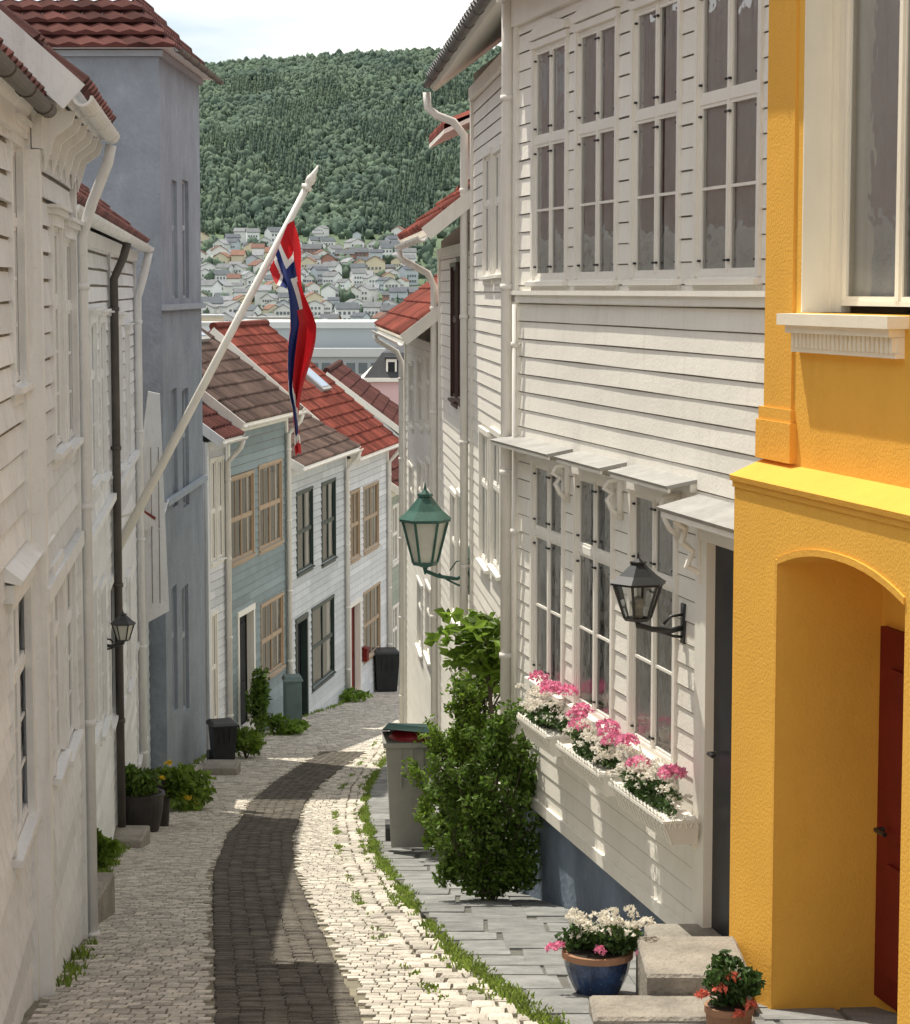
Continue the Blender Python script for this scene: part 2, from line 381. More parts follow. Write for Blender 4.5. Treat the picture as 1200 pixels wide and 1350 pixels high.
mb.quad((L,0,zb),(L,-.4,zb),(L,-.4,-.9),(L,0,-.9)); mb.quad((0,0,zb),(0,0,-.9),(0,-6,-.9),(0,-6,zb))
mb.quad((a0,RD,zb),(a1,RD,zb),(a1,RD,-1),(a0,RD,-1))
U=-.14; w0,w1=yk(2.3),yk(.44); wz0,wz1=-.10,2.6
def yw(x0,x1,z0,z1,o=U): mb.quad((x0,o,z0),(x1,o,z0),(x1,o,z1),(x0,o,z1))
yw(0,w0,-.9,3.2);yw(w1,L,-.9,3.2);yw(w0,w1,-.9,wz0);yw(w0,w1,wz1,3.2)
mb.quad((L,U,-.9),(L,-6,-.9),(L,-6,3.2),(L,U,3.2)); mb.quad((0,U,-.9),(0,-6,-.9),(0,-6,3.2),(0,U,3.2)); mb.quad((0,-6,zb),(L,-6,zb),(L,-6,3.2),(0,-6,3.2)); mb.quad((0,U,3.2),(L,U,3.2),(L,-6,3.2),(0,-6,3.2))
Y.part(mb,'wall',[yel])
mb=Y.mb(); bw=.03
mb.box(a1,a1+bw,.0,.008,zb,zs+.02)
for i in range(N_):
    x0,z0=arch(i/N_);x1,z1=arch((i+1)/N_)
    mb.hexa([(x0,.0,z0),(x1,.0,z1),(x1,.008,z1),(x0,.008,z0)],[(x0,.0,z0+bw),(x1,.0,z1+bw),(x1,.008,z1+bw),(x0,.008,z0+bw)])
Y.part(mb,'arch_border',[yelt])
mb=Y.mb()
mb.hexa([(0,-.14,-.885),(L+.015,-.14,-.885),(L+.015,.018,-.885),(0,.018,-.885)],[(0,-.14,-.79),(L+.015,-.14,-.79),(L+.015,.022,-.86),(0,.022,-.86)])
mb.box(0,L+.008,-.1,.008,-.915,-.886)
Y.part(mb,'cornice',[yelt])
mb=Y.mb()
mb.box(yk(.40),L+.02,U,U+.032,-.78,-.60); mb.box(yk(.38),L+.01,U,U+.022,-.599,-.54)
mb.box(yk(.36),L-.03,U,U+.012,-.539,3.2)
Y.part(mb,'pilaster',[yelt])
mb=Y.mb(); mb.box(w1-.012,w1-.001,-.36,U+.004,wz0,wz1); mb.box(w1-.04,w1-.0125,-.30,-.26,wz0,wz1); mb.box(w1-.10,w1-.0405,-.33,-.285,wz0,wz1); Y.part(mb,'window_reveal',[creamy])
o=Y.window(yk(2.25),yk(.55),wz0+.03,wz1-.05,creamy,cols=3,split=(.72,),cas=0,depth=.29,curtain=.49,sill=False,curt_o=.035)
mb=MB()
for (x0,x1,z0,z1,o1) in ((yk(1.55),yk(.38),-.155,-.105,.025),(yk(1.51),yk(.42),-.19,-.156,.0),(yk(1.51),yk(.42),-.275,-.255,-.03)):
    mb.box(x0,x1,U-.1,U+.07+o1,z0,z1)
x=yk(1.50)
while x<yk(.435): mb.box(x,x+.026,U,U+.05,-.254,-.1915); x+=.046
mb.box(yk(1.51),yk(.42),U-.05,U+.028,-.2545,-.1912)
q=mb.build('sill',[creamy],Y.e); q.location=(0,0,-Y.zb)
Y.door(a0+.06,a1-.05,zb+.9,-1.50,redd,redd,depth=-RD-.03,frame=False)
# ---------------------------------------------------------------- RIGHT: near white house
def rx(y): return 4.093-.23*y
R=House('white_clapboard_house',(rx(10.66),10.66),(rx(15.95),15.95),-4.2,'cream white clapboard house with rows of casement windows and small awnings')
UP=((704,746),(761,811),(834,892),(918,997)); LO=((704,743),(761,808),(834,891))
for i,(a,b) in enumerate(UP):
    s0,s1=R.s_(b),R.s_(a); R.winsz(s0,s1,.07,1.60,trimw,cols=2,split=(.60,),my=1,hinge=True,crown=0,curtain=(.43,.5,.38,.5)[i],cas=.045,out=.020,curt_o=.012)
for i,(a,b) in enumerate(LO):
    s0,s1=R.s_(b,800),R.s_(a,800); R.winsz(s0,s1,-2.64,-1.16,trimw,cols=2,split=(.68,),my=1,hinge=True,curtain=(.36,.30,.44)[i],cas=.045,out=.020,curt_o=.012)
dA,dB=R.s_(1020,900),R.s_(937,900)
R.ops.append((dA,dB,-3.42,-1.32))
R.siding(-3.5,1.98,[white],bh=.122,lap=.008)
R.flush()
nightb=M('midnight_blue_door',(.006,.009,.016),.4,.2)
R.door(dA,dB,-3.42,-1.32,trimw,nightb,depth=.02,panels=False)
R.body(6,-5,2.3,4.6,[white])
R.boxes([(0,R.L,-.3,-.035,-5.2,-3.5)],'foundation',[found])
R.boxes([(-.0,R.L,-.02,.026,-3.55,-3.47),(R.L-.09,R.L+.012,-.03,.03,-3.46,1.98),(0,R.L,.0,.05,-.035,-.005),(0,R.L,.0,.03,-.085,-.036),(0,R.L,.0,.045,1.80,1.98)],'trim_board',[trimw])
R.boxes([(-.1,R.L+.1,-.05,.38,2.08,2.12)],'soffit',[trimw]); R.boxes([(-.1,R.L+.1,.0,.12,1.981,2.079)],'frieze',[trimw]); R.boxes([(-.1,R.L+.1,.36,.39,2.0,2.079)],'fascia',[trimw])
R.roof(2.14,4.8,.42,-3,[tileD,trimw])
for (a,b) in UP:
    m=R.mb(); s0,s1=R.s_(b)-.06,R.s_(a)+.06; mid=(s0+s1)/2
    m.add([(s0,.0,1.655),(s1,.0,1.655),(s1,.0,1.70),(mid,.0,1.77),(s0,.0,1.70),(s0,.04,1.655),(s1,.04,1.655),(s1,.04,1.70),(mid,.04,1.77),(s0,.04,1.70)],[(5,6,7,8,9),(0,1,6,5),(1,2,7,6),(2,3,8,7),(3,4,9,8),(4,0,5,9)])
    R.part(m,'window_head',[trimw])
for (a,b) in ((672,742),(728,812),(800,903)):
    s0,s1=R.s_(b-6,640,.1),R.s_(a+18,640,.1)
    if a==672: s1=R.L+.02
    m=R.mb(); m.hexa([(s0,0,-1.03),(s1,0,-1.03),(s1,.17,-1.06),(s0,.17,-1.06)],[(s0,0,-1.01),(s1,0,-1.01),(s1,.18,-1.044),(s0,.18,-1.044)],0)
    m.box(s0+.01,s1-.01,.152,.165,-1.08,-1.0605,1); m.box(s0+.01,s1-.01,.0,.04,-1.08,-1.0305,1)
    R.part(m,'awning',[slate,trimw])
s0,s1=dA-.1,dB+.20
m=R.mb(); m.hexa([(s0,0,-1.11),(s1,0,-1.11),(s1,.23,-1.17),(s0,.23,-1.17)],[(s0,0,-1.085),(s1,0,-1.085),(s1,.245,-1.148),(s0,.245,-1.148)],0)
m.box(s0+.02,s1-.02,.21,.225,-1.20,-1.172,1); m.box(s1-.04,s1-.02,0,.209,-1.19,-1.172,1)
R.part(m,'door_canopy',[slate,trimw])
for x in (s1-.09,):
    m=R.mb(); m.tube([(x,.02,-1.50),(x,.10,-1.46),(x,.07,-1.38),(x,.13,-1.33),(x,.11,-1.26),(x,.17,-1.21)],.02,6); m.box(x-.015,x+.015,.0,.04,-1.55,-1.18); R.part(m,'canopy_bracket',[trimw],smooth=False)
R.boxes([(dB+.091,dB+.19,.002,.026,-3.4,-1.22)],'pilaster',[trimw])
for px in (752,822,899):
    x=R.s_(px,640); m=R.mb()
    m.tube([(x,.02,-1.12),(x,.10,-1.13),(x,.12,-1.17),(x,.07,-1.2),(x,.10,-1.24),(x,.07,-1.30),(x,.02,-1.34)],.016,6); m.box(x-.012,x+.012,.0,.04,-1.36,-1.10)
    R.part(m,'bracket',[trimw],smooth=True)
xp=R.L+.02
R.pipe([(xp,.06,2.06),(xp,.06,1.6),(xp,.06,-3.55)],.040)
R.pipe([(R.L-.16,.05,-.1),(R.L-.16,.05,-3.4)],.017)
m=R.mb(); m.fru(xp,.06,-3.75,.055,-3.50,.055,12); m.fru(xp,.06,-3.8,.04,-3.751,.045,12); R.part(m,'pipe_boot',[pipew],smooth=False)
R.gutter(2.06,.42,-.1,R.L+.1)
# ---------------------------------------------------------------- RIGHT: farther houses
def qx(y): return .453-.0737*(y-20)
A=House('white_clapboard_house',(qx(16.3),16.3),(qx(23.6),23.6),G(20)-.5,'tall white clapboard house with dark eaves and white downpipe')
for (a,b,t,bt) in ((640,650,205,362),(653,663,200,360),(635,646,572,742),(650,662,574,750)): A.win(a,b,t,bt,trimw,cols=2,split=(.6,),curtain=.25,cas=.05)
A.siding(G(20)-.4,2.05,[white],bh=.13,lap=.010); A.flush(); A.body(6,-6.5,2.2,4.6,[white])
A.boxes([(0,A.L,-.2,-.02,-8,G(20)-.4)],'foundation',[found])
A.boxes([(A.L-.1,A.L+.012,-.02,.035,G(20)-.4,1.915),(0,A.L,.0,.05,1.92,2.05)],'trim_board',[trimw])
A.roof(2.13,4.7,.45,-3,[tileK,trimw])
A.gutter(2.10,.47,-.1,A.L+.1,gutd,r=.04)
A.pipe([(A.L+.12,.47,2.02),(A.L+.12,.46,1.86),(A.L+.1,.36,1.78),(A.L+.08,.2,1.72),(A.L+.06,.09,1.58),(A.L+.05,.09,1.3),(A.L+.05,.09,G(23.6)+.6)],.042)
B=House('white_clapboard_house',(qx(23.7),23.7),(qx(28.6),28.6),G(26)-.5,'white clapboard house with red clay tile roof and dark brown windows')
for (a,b,t,bt) in ((597,604,352,525),(606,613,345,525),(596,603,652,812),(605,612,654,820)): B.win(a,b,t,bt,redf if t<400 else trimw,cols=2,split=(.6,),curtain=.2,cas=.05)
B.siding(G(26)-.5,.5,[white],bh=.13,lap=.010); B.flush(); B.body(6,-7.5,.6,3.1,[white])
B.boxes([(0,B.L,-.2,-.02,-9,G(26)-.5)],'foundation',[found])
B.boxes([(B.L-.1,B.L+.012,-.02,.035,G(26)-.5,.395),(0,B.L,.0,.05,.40,.5)],'trim_board',[trimw])
B.roof(.62,3.4,.50,-3,[tileR,trimw]); B.gutter(.55,.52,-.1,B.L+.1)
B.pipe([(B.L+.1,.52,.48),(B.L+.1,.48,.38),(B.L+.08,.15,.2),(B.L+.05,.08,.05),(B.L+.05,.08,G(28))],.045)
m=B.mb()
s0,s1=B.L*.45,B.L*.95
m.box(s0,s1,-1.9,-.25,.8,1.85,0); dm_=B.part(m,'dormer',[trimw])
m=B.mb()
for j in range(6):
    t0,t1=j/6,(j+1)/6; n=14
    for k in range(n):
        xa=s0-.12+(s1-s0+.24)*k/n; xb=s0-.12+(s1-s0+.24)*(k+1)/n; xm=(xa+xb)/2; f=lambda x,t,h:(x,.15-2.3*t,1.80+1.05*t+h)
        m.add([f(xa,t0,.05),f(xm,t0,.10),f(xb,t0,.05),f(xb,t1,.02),f(xm,t1,.07),f(xa,t1,.02),f(xa,t0,0),f(xb,t0,0)],[(0,1,4,5),(1,2,3,4),(6,7,2,1,0)])
m.hexa([(s0-.12,-2.15,2.8),(s1+.12,-2.15,2.8),(s1+.12,.15,1.74),(s0-.12,.15,1.74)],[(s0-.12,-2.15,2.84),(s1+.12,-2.15,2.84),(s1+.12,.15,1.79),(s0-.12,.15,1.79)],1)
B.part(m,'dormer_roof',[tileR,trimw])
Cc=House('white_clapboard_house',(qx(28.7),28.7),(qx(36.8),36.8),G(33)-.6,'long white clapboard house with red tiled roof and white gutters')
for (a,b,t,bt) in ((563,569,468,560),(552,558,475,560),(563,569,610,710),(552,558,612,705),(563,569,775,865),(552,558,770,855),(541,546,480,560),(541,546,615,700)): Cc.win(a,b,t,bt,trimw,cols=2,split=(.6,),curtain=.2,cas=.05)
Cc.siding(G(33)-.9,-.7,[white],bh=.14,lap=.012); Cc.flush(); Cc.body(6,-9,-.6,1.9,[white])
Cc.boxes([(0,Cc.L,-.2,-.02,-10,G(33)-.9)],'foundation',[found])
Cc.boxes([(Cc.L-.1,Cc.L+.012,-.02,.035,G(33)-.9,-.805),(0,Cc.L,.0,.05,-.8,-.7)],'trim_board',[trimw])
Cc.roof(-.58,2.1,.48,-3,[tileR,trimw]); Cc.gutter(-.65,.50,-.1,Cc.L+.1)
Cc.pipe([(Cc.L+.1,.50,-.72),(Cc.L+.1,.46,-.82),(Cc.L+.08,.15,-1.0),(Cc.L+.05,.08,-1.15),(Cc.L+.05,.08,G(37))],.045)
# ---------------------------------------------------------------- LEFT near houses
def lx(y,o=0): return -.1*y-.85+o
O1=-.12; O2=-.055
H1=House('white_clapboard_house',(lx(10.75,O1),10.75),(lx(5,O1),5),G(9)-1,'old grey-white clapboard house with multi-pane windows and tiled roof')
H1.win(12,44,200,500,trimL,cols=3,split=(.68,),mx=0,my=2,curtain=.10,crown=1,cas=.07)
H1.win(12,46,775,1090,trimL,cols=3,split=(.68,),mx=0,my=2,curtain=.10,cas=.07)
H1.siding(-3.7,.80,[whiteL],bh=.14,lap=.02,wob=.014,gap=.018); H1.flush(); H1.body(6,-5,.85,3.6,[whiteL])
H1.boxes([(0,H1.L,-.2,.03,-5,-3.7)],'foundation',[greyst])
H1.boxes([(.0,.12,.001,.035,-3.7,.695),(0,H1.L,.0,.05,.70,.80)],'trim_board',[trimL])
m=H1.mb(); x0=H1.s_(50,740); x1=H1.s_(2,740); x0,x1=min(x0,x1),max(x0,x1)
m.hexa([(x0,.0,-1.24),(x1,.0,-1.24),(x1,.08,-1.26),(x0,.08,-1.26)],[(x0,.0,-1.17),(x1,.0,-1.17),(x1,.09,-1.24),(x0,.09,-1.24)]); m.box(x0+.03,x1-.03,.0,.05,-1.34,-1.261); H1.part(m,'ledge',[trimL])
H1.roof(.86,3.6,.10,-3,[tileD,trimL],s0=-.02); H1.gutter(.84,.145,-.0,H1.L,gutd,r=.042)
H2=House('white_clapboard_house',(lx(13.4,O2),13.4),(lx(10.76,O2),10.76),G(12)-1,'white wooden house with broad corner board and ornate eaves')
for (a,b,t,bt) in ((66,78,300,590),(82,95,315,582),(66,78,745,1010),(82,95,735,985)):
    H2.win(a,b,t,bt,trimL,cols=2,split=(.66,),my=2,curtain=.1,crown=1 if t<500 else 0,cas=.055)
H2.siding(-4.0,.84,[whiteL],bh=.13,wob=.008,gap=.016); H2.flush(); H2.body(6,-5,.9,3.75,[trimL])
H2.boxes([(0,H2.L,-.2,.03,-5.5,-4.0)],'foundation',[greyst])
H2.boxes([(H2.L-.12,H2.L+.012,-.04,.035,-4.0,.655),(.0,.10,.001,.035,-4.0,.655),(0,H2.L,.0,.05,.66,.84),(0,H2.L,.0,.05,-1.5,-1.42),(0,H2.L+.01,-.05,.12,.841,.89)],'trim_board',[trimL])
for i in range(6):
    x=.1+i*(H2.L-.25)/5; m=H2.mb(); w_=-.14
    m.add([(x,.05,.7+w_),(x,.05,.98+w_),(x,.20,.98+w_),(x,.18,.92+w_),(x,.10,.86+w_),(x+.05,.05,.7+w_),(x+.05,.05,.98+w_),(x+.05,.20,.98+w_),(x+.05,.18,.92+w_),(x+.05,.10,.86+w_)],[(0,1,2,3,4),(9,8,7,6,5),(1,6,7,2),(2,7,8,3),(3,8,9,4),(4,9,5,0)])
    H2.part(m,'eave_bracket',[trimL])
H2.roof(.94,3.8,.22,-3,[tileD,trimL],s0=-.05,s1=H2.L+.05); H2.gutter(.90,.24,-.05,H2.L+.06,trimL,r=.05)
H2.pipe([(.02,.24,.84),(.02,.22,.74),(-.02,.12,.5),(-.04,.06,.3),(-.04,.06,-4.4)],.033,trimL)
SB=-.27
H3=House('white_clapboard_house',(lx(27.4,SB),27.4),(lx(13.45,SB),13.45),G(20)-1,'long white clapboard house with red tiled roof, gutter and downpipe')
for (a,b,t,bt) in ((117,125,425,632),(130,137,425,628),(143,149,425,622),(154,159,427,615),(117,125,778,968),(130,137,772,960),(143,149,767,950),(154,159,762,930),(165,169,440,605),(166,170,760,905)): H3.win(a,b,t,bt,trimL,cols=2,split=(.66,),my=1,curtain=.1,crown=1 if t<500 else 0,cas=.07)
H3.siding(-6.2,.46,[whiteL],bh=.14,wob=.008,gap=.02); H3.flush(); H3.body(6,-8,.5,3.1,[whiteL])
H3.boxes([(0,H3.L,-.2,.03,-8.5,-6.2)],'foundation',[greyst])
H3.boxes([(0,.1,.001,.04,-6.1,.335),(0,H3.L,.0,.06,.34,.46),(0,H3.L,.0,.07,-1.96,-1.9),(H3.L*.42,H3.L*.42+.12,.001,.035,-6.1,-1.965),(H3.L*.42,H3.L*.42+.12,.001,.035,-1.89,.335)],'trim_board',[trimL])
H3.roof(.54,3.2,.16,-3,[tileD,trimL]); H3.gutter(.50,.20,-.05,H3.L,trimL,r=.06)
H3.pipe([(.25,.20,.44),(.25,.18,.34),(.25,.12,.1),(.25,.06,-.1),(.25,.06,-6.2)],.05,trimL)
x=H3.L*.42+.2; H3.pipe([(x,.20,.44),(x,.16,.3),(x,.07,.1),(x,.07,-6.0)],.04,gutd)
H4=House('low_grey_house',(lx(30.9,SB),30.9),(lx(27.45,SB),27.45),G(29)-1,'low grey-blue wooden house with red tiled roof')
for (a,b,t,bt) in ((179,183,850,1000),(185,189,845,985)): H4.win(a,b,t,bt,trimL,cols=2,split=(.66,),curtain=.2,cas=.06)
H4.siding(-6.9,-2.9,[M('pale_blue_grey_paint',(.50,.55,.56),.6,.1,2,streak=.4,rnd=.1)],bh=.15); H4.flush(); H4.body(6,-9,-2.8,-.2,[whiteL])
H4.boxes([(0,H4.L,-.2,.03,-9,-6.9)],'foundation',[greyst])
H4.roof(-2.8,-.3,.2,-3,[tileR,trimL]); H4.gutter(-2.85,.25,0,H4.L,trimL)
m=H4.mb(); x=H4.L-.06
pr=[(.0,-4.1),(.38,-3.9),(.30,-1.25),(.16,-1.22),(.0,-2.4)]
m.add([(x,a,b) for a,b in pr]+[(x+.05,a,b) for a,b in pr],[(4,3,2,1,0),(5,6,7,8,9)]+[(i,(i+1)%5,5+(i+1)%5,5+i) for i in range(5)])
for a in (.09,.18,.27): m.box(x+.051,x+.056,a,a+.008,-3.8,-1.9,1)
H4.part(m,'wing_board',[whiteL,gapm])
# ---------------------------------------------------------------- blue-grey building
BB=House('blue_grey_building',(-3.92,35.3),(-3.98,31.0),G(33)-1,'tall blue-grey plastered building with hipped dark red roof',cat='building')
bwf=M('grey_blue_window_paint',(.4,.44,.49),.5,.1)
for (a,b) in ((227,234),(241,249)):
    for (t,bt) in ((238,393),(512,668),(772,940)): BB.win(a,b,t,bt,bwf,cols=1,split=(.6,),curtain=.5,cas=0,depth=.06)
BB.siding(-9,3.2,[bluep],flat=True)
for a,b,z0,z1,fm,k in BB.wins:
    m=BB.mb(); d=-.10
    m.add([(a,0,z0),(b,0,z0),(b,0,z1),(a,0,z1),(a,d,z0),(b,d,z0),(b,d,z1),(a,d,z1)],[(0,1,5,4),(1,2,6,5),(2,3,7,6),(3,0,4,7)]); BB.part(m,'window_reveal',[bluep])
BB.flush()
m=BB.mb(); D=7
m.quad((BB.L,0,-9),(BB.L,-D,-9),(BB.L,-D,3.2),(BB.L,0,3.2)); m.quad((0,0,-9),(0,-D,-9),(0,-D,3.2),(0,0,3.2)); m.quad((0,-D,-9),(BB.L,-D,-9),(BB.L,-D,3.2),(0,-D,3.2))
BB.part(m,'side_wall',[bluep])
pbt=M('pale_blue_grey_trim',(.36,.41,.46),.8,.1)
BB.boxes([(0,BB.L+.03,.002,.07,z,z+.08) for z in (-.28,-2.95)],'string_course',[pbt])
BB.boxes([(-.05,BB.L+.06,-D,.06,3.12,3.2)],'cornice',[pbt])
m=BB.mb(); h=.25; nr=12
def hip(o0,s0,s1,z,o1=-D): return [(s0,o0,z),(s1,o0,z),(s1,o1,z),(s0,o1,z)]
for j in range(nr):
    t0,t1=j/nr,(j+1)/nr; i0,i1=t0*2.0,t1*2.0
    A0=hip(h-i0,-h+i0,BB.L+h-i0,3.22+t0*2.2,-D-h+i0); A1=hip(h-i1,-h+i1,BB.L+h-i1,3.22+t1*2.2-.05,-D-h+i1)
    for k in range(4):
        a,b,c,d=A0[k],A0[(k+1)%4],A1[(k+1)%4],A1[k]; n=24
        for q in range(n):
            f=lambda p,r_,t: tuple(p[i]+(r_[i]-p[i])*t for i in range(3))
            g0,g1=q/n,(q+1)/n; gm=(g0+g1)/2
            p0,p1,p2,p3=f(a,b,g0),f(a,b,g1),f(d,c,g1),f(d,c,g0); pm=f(a,b,gm); pn=f(d,c,gm)
            up=lambda p,z: (p[0],p[1],p[2]+z)
            r_=random.random()
            m.add([up(p0,.03),up(pm,.07),up(p1,.03),p2,up(pn,.04),p3],[(0,1,4,5),(1,2,3,4)],0,r_)
            m.add([p0,p1,up(p1,.03),up(pm,.07),up(p0,.03)],[(0,1,2,3,4)],0,r_)
m.add(hip(h,-h,BB.L+h,3.215,-D-h),[(0,1,2,3)],1); BB.part(m,'roof',[tileD,trimL])
BB.gutter(3.2,.30,-.3,BB.L+.3,gutd)
# ---------------------------------------------------------------- LEFT far houses
def fp(px): 
    y=27900/(1050-px); p=at_y(px,800,y); return (p.x,y)
def far_house(name,pa,pb,ez,rise,D,wm,tm,rm,label,wins,door=None,fm=trimw,bh=.14,cas=.06):
    y0,y1=fp(pa)[1],fp(pb)[1]; zg=G((y0+y1)/2)
    h=House(name,fp(pb),fp(pa),zg-.8,label)
    for (a,b,t,bt) in wins: h.win(a,b,t,bt,fm,cols=2,split=(.5,),mx=1 if fm is brownf else 0,my=0,curtain=.12,cas=cas)
    if door:
        a,b,t,bt,dm=door; s0,s1=h.s_(b,bt),h.s_(a,bt); z1,z0=h.z_((a+b)/2,t),h.z_((a+b)/2,bt); h.ops.append((s0,s1,z0,z1)); h.door(s0,s1,z0,z1,fm if fm is not brownf else trimw,dm)
    h.siding(zg-.5,ez,[wm],bh=bh,gap=.014); h.flush(); h.body(D,zg-3,ez,ez+rise,[wm])
    h.boxes([(0,h.L,-.2,.03,zg-4,zg-.3)],'foundation',[greyst])
    h.boxes([(0,.12,.001,.04,zg-.3,ez),(h.L-.12,h.L,.001,.04,zg-.3,ez)],'corner_board',[tm]); h.boxes([(.121,h.L-.121,.0,.05,ez-.15,ez)],'frieze',[tm])
    h.roof(ez+.04,ez+rise,.3,-D/2,[rm,tm],s0=0,s1=h.L,tw=.22,th=.30); h.gutter(ez+.02,.34,0,h.L)
    h.pipe([(.15,.34,ez-.03),(.15,.3,ez-.15),(.15,.08,ez-.4),(.15,.08,zg)],.045)
    return h
FA=far_house('grey_white_house',272,299,-2.4,2.4,6,whiteL,trimL,tileD,'narrow grey-white wooden house with dark tiled roof',[(277,284,608,740),(286,293,606,735),(278,285,810,950)])
FB=far_house('teal_clapboard_house',300,379,-2.22,2.8,6.6,teal,trimw,tileB,'teal clapboard house with brown tiled roof and tan window frames',[(303,333,628,735),(341,370,612,718),(344,372,792,886)],door=(315,334,808,958,dark),fm=brownf,cas=.05)
FC=far_house('pale_grey_house',380,456,-3.28,2.0,6.2,paleg,trimL,tileB,'pale grey wooden house with dark green window frames',[(391,411,648,750),(424,441,636,738),(411,439,796,896)],door=(391,404,818,950,dark),fm=blackf,cas=.05)
FD=far_house('white_house_red_roof',457,511,-3.5,2.7,5.6,whiteL,trimw,tileR,'white wooden house with bright red tiled roof and red door',[(462,473,648,735),(479,498,640,722),(479,500,776,862)],door=(462,474,797,915,redd),fm=brownf,cas=.04)
FE=far_house('sage_green_house',512,560,-4.6,1.9,5,greenp,trimw,tileD,'small sage green clapboard house with dark red roof',[(517,524,668,740),(517,524,800,860)])
def skylight(h,s0,s1,b0,b1,ez,rise,D,oe=.3):
    base=Vector((0,oe,ez)); sl=Vector((0,-D/2-oe,rise)); Ls=sl.length; sl/=Ls; nn=Vector((0,-sl.z,sl.y)); nn=nn if nn.z>0 else -nn
    P=lambda x,b,hh:tuple(base+Vector((x,0,0))+sl*b*Ls+nn*hh)
    m=h.mb()
    m.hexa([P(s0,b0,.0),P(s1,b0,.0),P(s1,b1,.0),P(s0,b1,.0)],[P(s0,b0,.12),P(s1,b0,.12),P(s1,b1,.12),P(s0,b1,.12)],0)
    m.hexa([P(s0+.08,b0+.02,.121),P(s1-.08,b0+.02,.121),P(s1-.08,b1-.02,.121),P(s0+.08,b1-.02,.121)],[P(s0+.08,b0+.02,.13),P(s1-.08,b0+.02,.13),P(s1-.08,b1-.02,.13),P(s0+.08,b1-.02,.13)],1)
    h.part(m,'skylight',[slate,M('skylight_glass',(.35,.42,.5),.08,.1,spec=1)])
skylight(FB,.7,1.4,.44,.72,-2.18,2.76,6.6); skylight(FB,1.6,2.3,.44,.72,-2.18,2.76,6.6)
skylight(FD,1.2,2.1,.45,.68,-3.46,2.66,5.6)
def chimney(h,s,o,z0,z1):
    m=h.mb(); m.box(s-.25,s+.25,o-.2,o+.2,z0,z1,0); m.box(s-.3,s+.3,o-.25,o+.25,z1+.001,z1+.08,0); m.fru(s,o,z1+.081,.1,z1+.3,.08,10,0); h.part(m,'chimney',[M('chimney_render',(.35,.3,.27),.9,.2,4,grime=.4)])
chimney(FC,2.2,-3.0,-2.2,-.4)
def block(name,x0,x1,y0,y1,ztop,rise,wm,rm,label,cat='house',zb=None,ax='y',group=None):
    zb=G((y0+y1)/2)-1 if zb is None else zb
    h=House(name,(x1,y1),(x1,y0),zb,label,cat,group); D=x1-x0
    h.siding(zb,ztop,[wm],bh=.2); h.body(D,zb-3,ztop,ztop+rise,[wm])
    h.roof(ztop,ztop+rise,.3,-D/2,[rm,trimw],s0=0,s1=h.L,tw=.28,th=.33)
    return h
block('brick_red_roof_house',-5.4,-1.15,58,65,-3.95,1.85,whiteL,tileD,'white house with dark red tiled roof down the lane')
block('brown_roof_house',-9.5,-4.2,67,78,-4.4,2.0,whiteL,tileB,'house with brown tiled roof down the slope')
block('red_roof_house',-15,-8,62,76,-4.8,3.4,whiteL,tileR,'white house with red tiled roof on the slope')
pk=House('pink_building',(4,92),(4,76),-22,'pink plastered building with black mansard roof and dormers','building')
pinkp=M('pink_plaster',(.72,.50,.50),.8,.08,1)
pk.siding(-25,-3.05,[pinkp],flat=True); PD_=7.05
m=pk.mb(); m.quad((pk.L,0,-25),(pk.L,-PD_,-25),(pk.L,-PD_,-3.05),(pk.L,0,-3.05)); m.quad((0,0,-25),(0,-PD_,-25),(0,-PD_,-3.05),(0,0,-3.05)); m.quad((0,-PD_,-25),(pk.L,-PD_,-25),(pk.L,-PD_,-3.05),(0,-PD_,-3.05)); pk.part(m,'side_wall',[pinkp])
m=pk.mb(); m.box(-.2,pk.L+.15,-PD_-.15,.15,-3.05,-2.93,1); m.hexa([(0,-PD_,-2.929),(pk.L,-PD_,-2.929),(pk.L,0,-2.929),(0,0,-2.929)],[(1,-PD_+.6,-2.1),(pk.L-.6,-PD_+.6,-2.1),(pk.L-.6,-.6,-2.1),(1,-.6,-2.1)],0)
m.hexa([(1,-PD_+.6,-2.1),(pk.L-.6,-PD_+.6,-2.1),(pk.L-.6,-.6,-2.1),(1,-.6,-2.1)],[(4,-PD_+1.8,-1.65),(pk.L-3,-PD_+1.8,-1.65),(pk.L-3,-1.5,-1.65),(4,-1.5,-1.65)],0)
pk.part(m,'roof',[tileK,trimw])
for o in (-6.0,-4.9,-3.8):
    m=pk.mb(); m.box(pk.L-.7,pk.L-.15,o-.3,o+.05,-2.85,-2.3,0); m.box(pk.L-.149,pk.L-.14,o-.24,o-.01,-2.78,-2.4,1); m.box(pk.L-.75,pk.L-.1,o-.35,o+.1,-2.299,-2.23,2); pk.part(m,'dormer',[trimw,dark,tileK])
for z in (-4.3,-6.0):
    for o in (-6.4,-5.2): m=pk.mb(); m.box(pk.L+.001,pk.L+.02,o,o+.45,z-.9,z+.1); pk.part(m,'window',[dark])
cb=empty('commercial_building',(-12,260,-28)); tag(cb,'long grey flat-roofed commercial building with window bands','building')
cg=M('grey_cladding',(.36,.40,.42),.6,.06,.1); cgw=M('window_band_glass',(.12,.15,.17),.2,.2,.3,spec=.6)
m=MB(); m.box(-21,14,0,30,0,21.0,0); m.box(-14,14,3,26,21.001,24.0,0); m.build('wall',[cg],cb)
m=MB(); m.box(-21.3,14.3,-.3,30,21.0-.6,21.35,0); m.build('parapet',[M('pale_parapet',(.55,.58,.59),.6,.06,.1)],cb)
m=MB(); m.box(-14.2,14.2,2.7,26,23.6,24.3,0); m.build('parapet',[MATS['pale_parapet']],cb)
